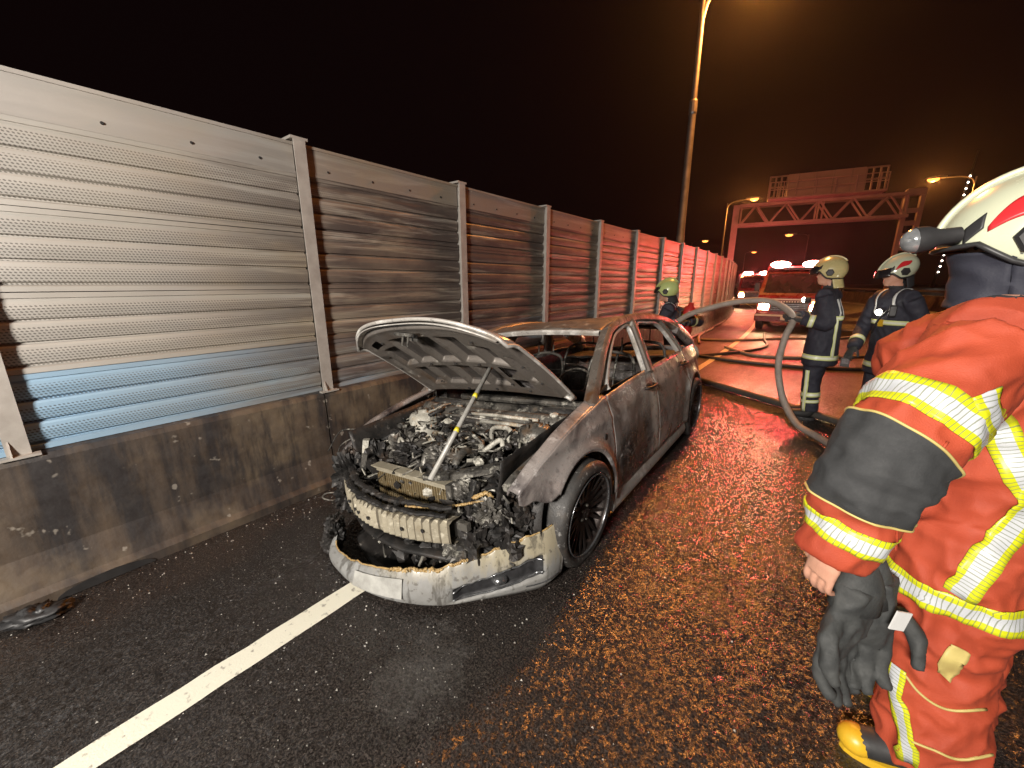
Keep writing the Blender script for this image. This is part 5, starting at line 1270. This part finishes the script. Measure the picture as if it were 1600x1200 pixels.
def vertical_tape(p, c0, c1, d, wd, mat, n=14, name='reflective_band'):
    P, N = [], []
    for k in range(n+1):
        c = Vector(c0).lerp(Vector(c1), k/n); h = p.bvh.ray_cast(c, Vector(d).normalized(), .4)
        if h[0] is not None: P.append(h[0]); N.append(Vector(d).normalized())
    if len(P) > 2: return p.strip(P, N, wd, mat, name)

GRP = 'firefighters at the scene'
# navy firefighter with the hose
f2 = (-.97, .20); J = joints(.02, 5.93, f2, .95, .02, .98, .085)
J['el'] = Vector((.03, 5.70, 1.17)); J['wl'] = Vector((-.21, 5.69, 1.21)); J['er'] = Vector((-.06, 6.18, 1.18)); J['wr'] = Vector((-.26, 5.95, 1.25))
J['al'] = Vector((.02, 5.86, .11)); J['ar'] = Vector((.00, 6.02, .11)); J['kl'] = Vector((-.02, 5.86, .50)); J['kr'] = Vector((-.01, 6.02, .50))
P2 = Person('firefighter in navy suit and yellowish helmet gripping the arching hose', J, f2, 'navy', .012, group=GRP, headfwd=(-.98, .02, -.10), seed=3)
suit_bands(P2); P2.helmet('shell_yellow')
P2.torch((-.215, 5.80, 1.43)); P2.boot('l', (-1, .1, 0)); P2.boot('r', (-1, .2, 0))
P2.hand(J['wl']+Vector((-.015, 0, 0)), (-.8, .25, .15), (.15, .3, -.9), 'glove_cloth', 1.0, 1.15, name='gloved_hand'); P2.hand(J['wr'], (-.8, -.4, .1), (.1, .1, -.9), 'glove_cloth', 1.0, 1.15, thumb=-1, name='gloved_hand')
vertical_tape(P2, J['pelvis']+Vector((0.07, 0, -.16)), J['pelvis'].lerp(J['chest'], .78)+Vector((.07, 0, 0)), (.25, -1, 0), .05, 'tape_pale')
vertical_tape(P2, J['hl']+Vector((-.03, 0, -.28)), J['al']+Vector((-.03, 0, .0)), (-.55, -1, 0), .045, 'tape_pale')
# faded lettering block on the back
for k in range(2):
    vertical_tape(P2, J['chest']+Vector((0, .03-.10*k, .14)), J['chest']+Vector((0, .03-.10*k, -.05)), (1, -.30, 0), .03, 'tag_white', 5, 'back_lettering')

# navy firefighter with chest light, facing the car
f3 = (-.78, -.55); J = joints(.60, 5.86, f3, .93, .05, 1.0, .10)
J['el'] = Vector((.83, 5.72, 1.12)); J['wl'] = Vector((.60, 5.55, .93)); J['er'] = Vector((.36, 6.06, 1.12)); J['wr'] = Vector((.30, 5.80, .92))
P3 = Person('firefighter in navy harness with a bright chest lamp and white helmet with red flash', J, f3, 'navy_light', .012, group=GRP, headfwd=(-.93, -.30, -.25), seed=7)
suit_bands(P3); P3.helmet('shell_cream', 'red_decal', tilt=-.15); P3.straps()
h = P3.bvh.ray_cast(J['chest']+Vector((0, 0, .03))+P3.left*.02, P3.fwd, .4)[0]; P3.torch((h if h else J['chest'])+P3.fwd*.03, .030)
P3.boot('l', f3+(0,)); P3.boot('r', f3+(0,))
P3.hand(J['wl'], (-.7, -.5, -.5), (-.2, .2, -.9), 'glove_cloth', .8, 1.1, name='gloved_hand'); P3.hand(J['wr'], (-.3, -.6, -.6), (.3, 0, -.9), 'glove_cloth', .8, 1.1, thumb=-1, name='gloved_hand')
c = (h if h else J['chest'])
bx_ = MB(); bx_.box((-.035, -.02, -.035), (.035, .02, .035), M=Matrix.Translation(c+Vector((.02, 0, -.11))) @ Matrix.Rotation(.9, 4, 'Z')); P3.add(bx_, 'gas_meter', 'boot_yellow')
rd_ = MB(); rounded_box(rd_, (-.03, -.02, -.06), (.03, .02, .06), .012); rd_.xf(lambda x, y, z: tuple(Vector((x, y, z))+c+P3.left*.12+Vector((0, 0, .02)))); P3.add(rd_, 'radio', 'black_plastic')
sl_ = MB(); sl_.tube(spline([c+P3.left*.10+Vector((0, 0, .06)), c+P3.left*.02+P3.fwd*.03+Vector((0, 0, -.06)), c-P3.left*.08+Vector((0, 0, -.22))], 6), .010, 8); P3.add(sl_, 'air_line', 'black_plastic', smooth=True)
cam_ = empty('thermal_camera', J['wr']+Vector((-.05, -.06, -.16))); tag(cam_, 'small handheld device with pale screen held by the navy firefighter in the middle', 'device')
MB().box((-.04, -.03, -.05), (.04, .03, .05)).build('case', 'black_plastic', cam_); MB().box((-.03, -.034, -.015), (.03, -.0305, .04)).build('screen', 'lamp_glass', cam_)

# crouching firefighter by the wall
f1 = (-.86, -.15); J = joints(-1.68, 6.05, f1, .74, .10, .95, .16, .22)
J['el'] = Vector((-1.85, 5.80, 1.05)); J['wl'] = Vector((-1.74, 5.74, 1.0)); J['er'] = Vector((-1.45, 6.30, 1.08)); J['wr'] = Vector((-1.50, 5.92, 1.10))
J['al'] = Vector((-1.75, 5.88, .11)); J['ar'] = Vector((-1.72, 6.25, .11)); J['kl'] = Vector((-2.02, 5.85, .42)); J['kr'] = Vector((-1.98, 6.26, .42))
P1 = Person('firefighter with red air cylinder and lime helmet stooping between car and wall', J, f1, 'navy', .012, group=GRP, headfwd=(-.97, -.05, -.15), seed=11)
suit_bands(P1); P1.helmet('shell_lime'); P1.straps('tag_white', .014); P1.boot('l', f1+(0,)); P1.boot('r', f1+(0,))
P1.hand(J['wl'], (.6, .3, .1), (0, .2, -1), 'glove_cloth', 1.0, 1.1, name='gloved_hand'); P1.hand(J['wr'], (-.3, -.8, 0), (0, 0, -1), 'glove_cloth', 1.0, 1.1, thumb=-1, name='gloved_hand')
tk = empty('air_cylinder', J['chest']-P1.fwd*.20); tag(tk, 'red compressed-air cylinder with yellow reflective band on the stooping firefighter\'s back', 'air cylinder')
MB().lathe([(.0, .27), (.03, .27), (.035, .23), (.075, .19), (.085, .14), (.085, -.26), (.06, -.31), (.0, -.32)], 22, Matrix.Rotation(.12, 4, 'Y')).build('cylinder', 'tank_red', tk, smooth=True)
MB().lathe([(.0862, .10), (.0875, .10), (.0875, .025), (.0862, .025)], 22, Matrix.Rotation(.12, 4, 'Y')).build('reflective_band', 'yellow_tape', tk, smooth=True)
MB().box((.055, -.12, -.28), (.075, .12, .15)).xf(lambda x, y, z: (-x-.01, y, z)).build('back_plate', 'black_plastic', tk)

# orange firefighter in the foreground
RV = Vector((math.cos(R(38)), math.sin(R(38)), 0)); FV = Vector((-math.sin(R(38)), math.cos(R(38)), 0))
def W(r, f, z): return RV*r+FV*f+Vector((0, 0, z))
J = dict(pelvis=W(1.50, 1.13, .90), chest=W(1.44, 1.13, 1.29), neck=W(1.36, 1.10, 1.585), head=W(1.355, 1.105, 1.715),
         sl=W(1.185, .985, 1.465), el=W(.950, .935, 1.20), wl=W(.888, .955, .890), sr=W(1.52, 1.23, 1.465), er=W(1.46, 1.42, 1.36), wr=W(1.66, 1.50, 1.15),
         hl=W(1.385, 1.06, .86), kl=W(1.385, 1.06, .47), al=W(1.405, .985, .07), hr=W(1.60, 1.20, .86), kr=W(1.64, 1.23, .47), ar=W(1.66, 1.18, .07))
ff = RV*-.585+FV*.81
P4 = Person('firefighter in orange suit with black elbow patch, nearest the camera, back turned', J, (ff.x, ff.y), 'orange_cloth', .0075, bulk=1.20, headfwd=tuple(RV*-.66+FV*.75+Vector((0, 0, -.10))), wrinkle=.0135, group=GRP, seed=19, arm=1.24, leg=1.30, coat=1.06)
bpy.context.view_layer.update()
hl4 = P4.helmet('shell_cream', 'red_decal', visor=False, scale=1.02, tilt=-.22)
# helmet torch on its bracket
lc = P4.sh(.80, .22, .040); ld = (P4.MH @ Vector((.45, 1, -.05))).normalized()
tb_ = MB(); tb_.tube([lc-ld*.03, lc+ld*.01, lc+ld*.035, lc+ld*.06], [.020, .022, .034, .036], 18); lt4 = P4.add(tb_, 'helmet_torch', 'black_plastic', hl4, auto=40)
P4.add(MB().ball(lc+ld*.058, (.033, .033, .033), 18, 12), 'torch_lens', 'lamp_glass', lt4, smooth=True)
P4.add(MB().tube([P4.sh(.75, .15, .0), P4.sh(.70, .18, .03), lc], .010, 8), 'torch_bracket', 'black_plastic', lt4, smooth=True)
nk4 = J['neck']
ck = MB(); ck.grid(lambda a, b: tuple(nk4+Vector((0, 0, -.035+.150*b))+(P4.left*math.cos(2*math.pi*a)*(.118-.016*math.sin(math.pi*b)+.012*(.5-2*abs(noise.noise((a*9, b*2.2+a*4, 3))))) + P4.fwd*math.sin(2*math.pi*a)*(.128-.012*math.sin(math.pi*b)+.010*noise.noise((a*7, b*5, 6))))+P4.hf*(.015*b)), 64, 22)
P4.add(ck, 'collar_hood', 'navy', smooth=True, merge=True, solid=.006)
# reflective tapes, patch, piping
P4.limb_ring('sl', 'el', .66, .078, 'tape_lime', n=60, off=.005, across=8)
P4.sleeve([('sl', 'el', .90+.009*k) for k in range(10)]+[('el', 'wl', .02+.0158*k) for k in range(30)], 'patch_black', 'elbow_patch', off=.009, n=90)
P4.limb_ring('el', 'wl', .70, .062, 'tape_lime', n=60, off=.005, across=8)
P4.ring(J['pelvis']+Vector((0, 0, -.185)), (0, 0, 1), .078, 'tape_lime', n=110, rmax=.5, off=.006, across=8)
P4.tape_px([(1540, 612), (1556, 655), (1580, 710), (1620, 785)], .070, 'tape_lime', n=8, off=.006)
P4.tape_px([(1625, 765), (1590, 812), (1548, 865), (1496, 930)], .070, 'tape_lime', n=8, off=.0065)
P4.tape_px([(1402, 1040), (1396, 1080), (1410, 1125), (1420, 1190)], .055, 'tape_lime', n=6)
P4.cord_px([(1415, 1055), (1440, 1085), (1480, 1108), (1540, 1108)], .004, 'piping', 'piping')
P4.cord_px([(1425, 1158), (1460, 1172), (1500, 1186), (1550, 1178)], .004, 'piping', 'piping')
P4.tape_px([(1502, 1012), (1488, 1032), (1472, 1056)], .050, 'piping', name='cloth_patch')
P4.cord_px([(1480, 690), (1440, 745), (1405, 800), (1400, 860)], .003, 'orange_cloth', 'seam')
P4.boot('l', tuple(RV*-.93+FV*.36), 'rubber', 'boot_yellow'); P4.boot('r', tuple(RV*-.93+FV*.36), 'rubber', 'boot_yellow')
P4.hand(J['wl']+Vector((0, 0, .015)), RV*-.10+FV*.12+Vector((0, 0, -1)), RV*.9+FV*.2, 'skin', .45, 1.0, thumb=1)
P4.hand(J['wr'], FV*.3+Vector((0, 0, -1)), RV*-.9, 'skin', .4, 1.0, thumb=-1)
# gloves clipped to the belt
gl_base = W(1.045, 1.0, .83)
gv = empty('work_gloves', gl_base); tag(gv, 'pair of black work gloves hanging from the orange firefighter\'s belt', 'gloves')
for k, (dr, df, dz, sz, tw_) in enumerate(((-.020, -.01, -.13, 2.0, .35), (.045, .015, -.12, 1.9, -.3))):
    me = hand_mesh(gl_base+RV*dr+FV*df+Vector((0, 0, dz)), RV*(-.12+.15*k)+Vector((0, 0, -1)), FV*-.9+RV*tw_, 'glove_cloth', .35, sz, 1 if k else -1, gl_base)
    for v in me.vertices:
        q = v.co; v.co = q+v.normal*(.010*(.5-2*abs(noise.noise((q.x*14, q.y*14, q.z*11+k)))) + .004*noise.noise((q.x*40, q.y*40, q.z*30)))
    g1 = link('glove', me, gv)
    MB().tube([RV*dr*.3+Vector((0, 0, .0)), RV*dr*.7+FV*df+Vector((0, 0, -.07)), RV*dr+FV*df+Vector((0, 0, -.15))], [(.022, .035), (.045, .062), (.050, .072)], 20, up=FV).build('cuff', 'glove_cloth', g1, smooth=True)
MB().box((-.022, -.002, -.030), (.022, .002, .030), M=Matrix.Translation(RV*.045-FV*.085+Vector((0, 0, -.13))) @ Matrix.Rotation(R(38), 4, 'Z') @ Matrix.Rotation(.2, 4, 'Y')).build('glove_tag', 'tag_white', gv)
MB().tube(spline([Vector((0, 0, -.01)), RV*.02+Vector((0, 0, .03)), RV*.035+Vector((0, 0, .075)), RV*.02+Vector((0, 0, .10)), RV*.005+Vector((0, 0, .06)), Vector((0, 0, .0))], 5), .004, 8).build('clip', 'chrome_trim', gv, smooth=True)

# ------------------------------------------------------------------ litter on the road
simple('glass_chip', (0.50, 0.48, 0.44), (0.30, 0.28, 0.25), 30, .25)
ch = MB(); random.seed(5)
for k in range(900):
    if k < 420: s_ = random.uniform(-.3, 6); x_ = -2.93+abs(random.gauss(0, .16)); y_ = s_
    elif k < 700: x_ = random.gauss(-1.5, .55); y_ = random.gauss(.9, .5)
    else: x_ = random.uniform(-2.9, .6); y_ = random.uniform(.2, 5)
    if x_ < -2.93: continue
    a = random.uniform(0, 6.3); r_ = random.choice((.002, .003, .003, .004, .006))
    ch.add([(x_+r_*math.cos(a), y_+r_*math.sin(a), .003), (x_+r_*math.cos(a+2), y_+r_*math.sin(a+2), .003), (x_+r_*math.cos(a+4.2), y_+r_*math.sin(a+4.2), .003), (x_, y_, .004+r_)], [(0, 1, 3), (1, 2, 3), (2, 0, 3)])
tag(ch.build('glass_fragments', 'glass_chip'), 'tiny pale fragments scattered on the road around the wreck', None, None, 'stuff')
rg = MB(); crumple(rg, (0, 0, .025), (.10, .055, .035), 4.4, 26, 18); rag = rg.xf(lambda x, y, z: (x, y, max(.004, z))).build('charred_scrap', 'black_plastic', None, smooth=True, loc=(-2.86, -.17, 0), rot=(0, 0, 1.2))
tag(rag, 'crumpled dark scrap lying at the foot of the concrete barrier', 'debris')

# ------------------------------------------------------------------ misty air
hz = MB(); hz.box((-60, -14, -1), (45, 140, 14.0))
ho = hz.build('haze', 'dark'); ho.data.materials.clear()
hm = bpy.data.materials.new('haze'); hm.use_nodes = True; hn = hm.node_tree; hn.nodes.clear()
out = hn.nodes.new('ShaderNodeOutputMaterial'); pv = hn.nodes.new('ShaderNodeVolumePrincipled')
pv.inputs['Color'].default_value = (.8, .78, .76, 1); pv.inputs['Density'].default_value = 0.0006; pv.inputs['Anisotropy'].default_value = 0.82
hn.links.new(pv.outputs[0], out.inputs['Volume']); ho.data.materials.append(hm)
tag(ho, 'thin night mist over the road', None, None, 'stuff')
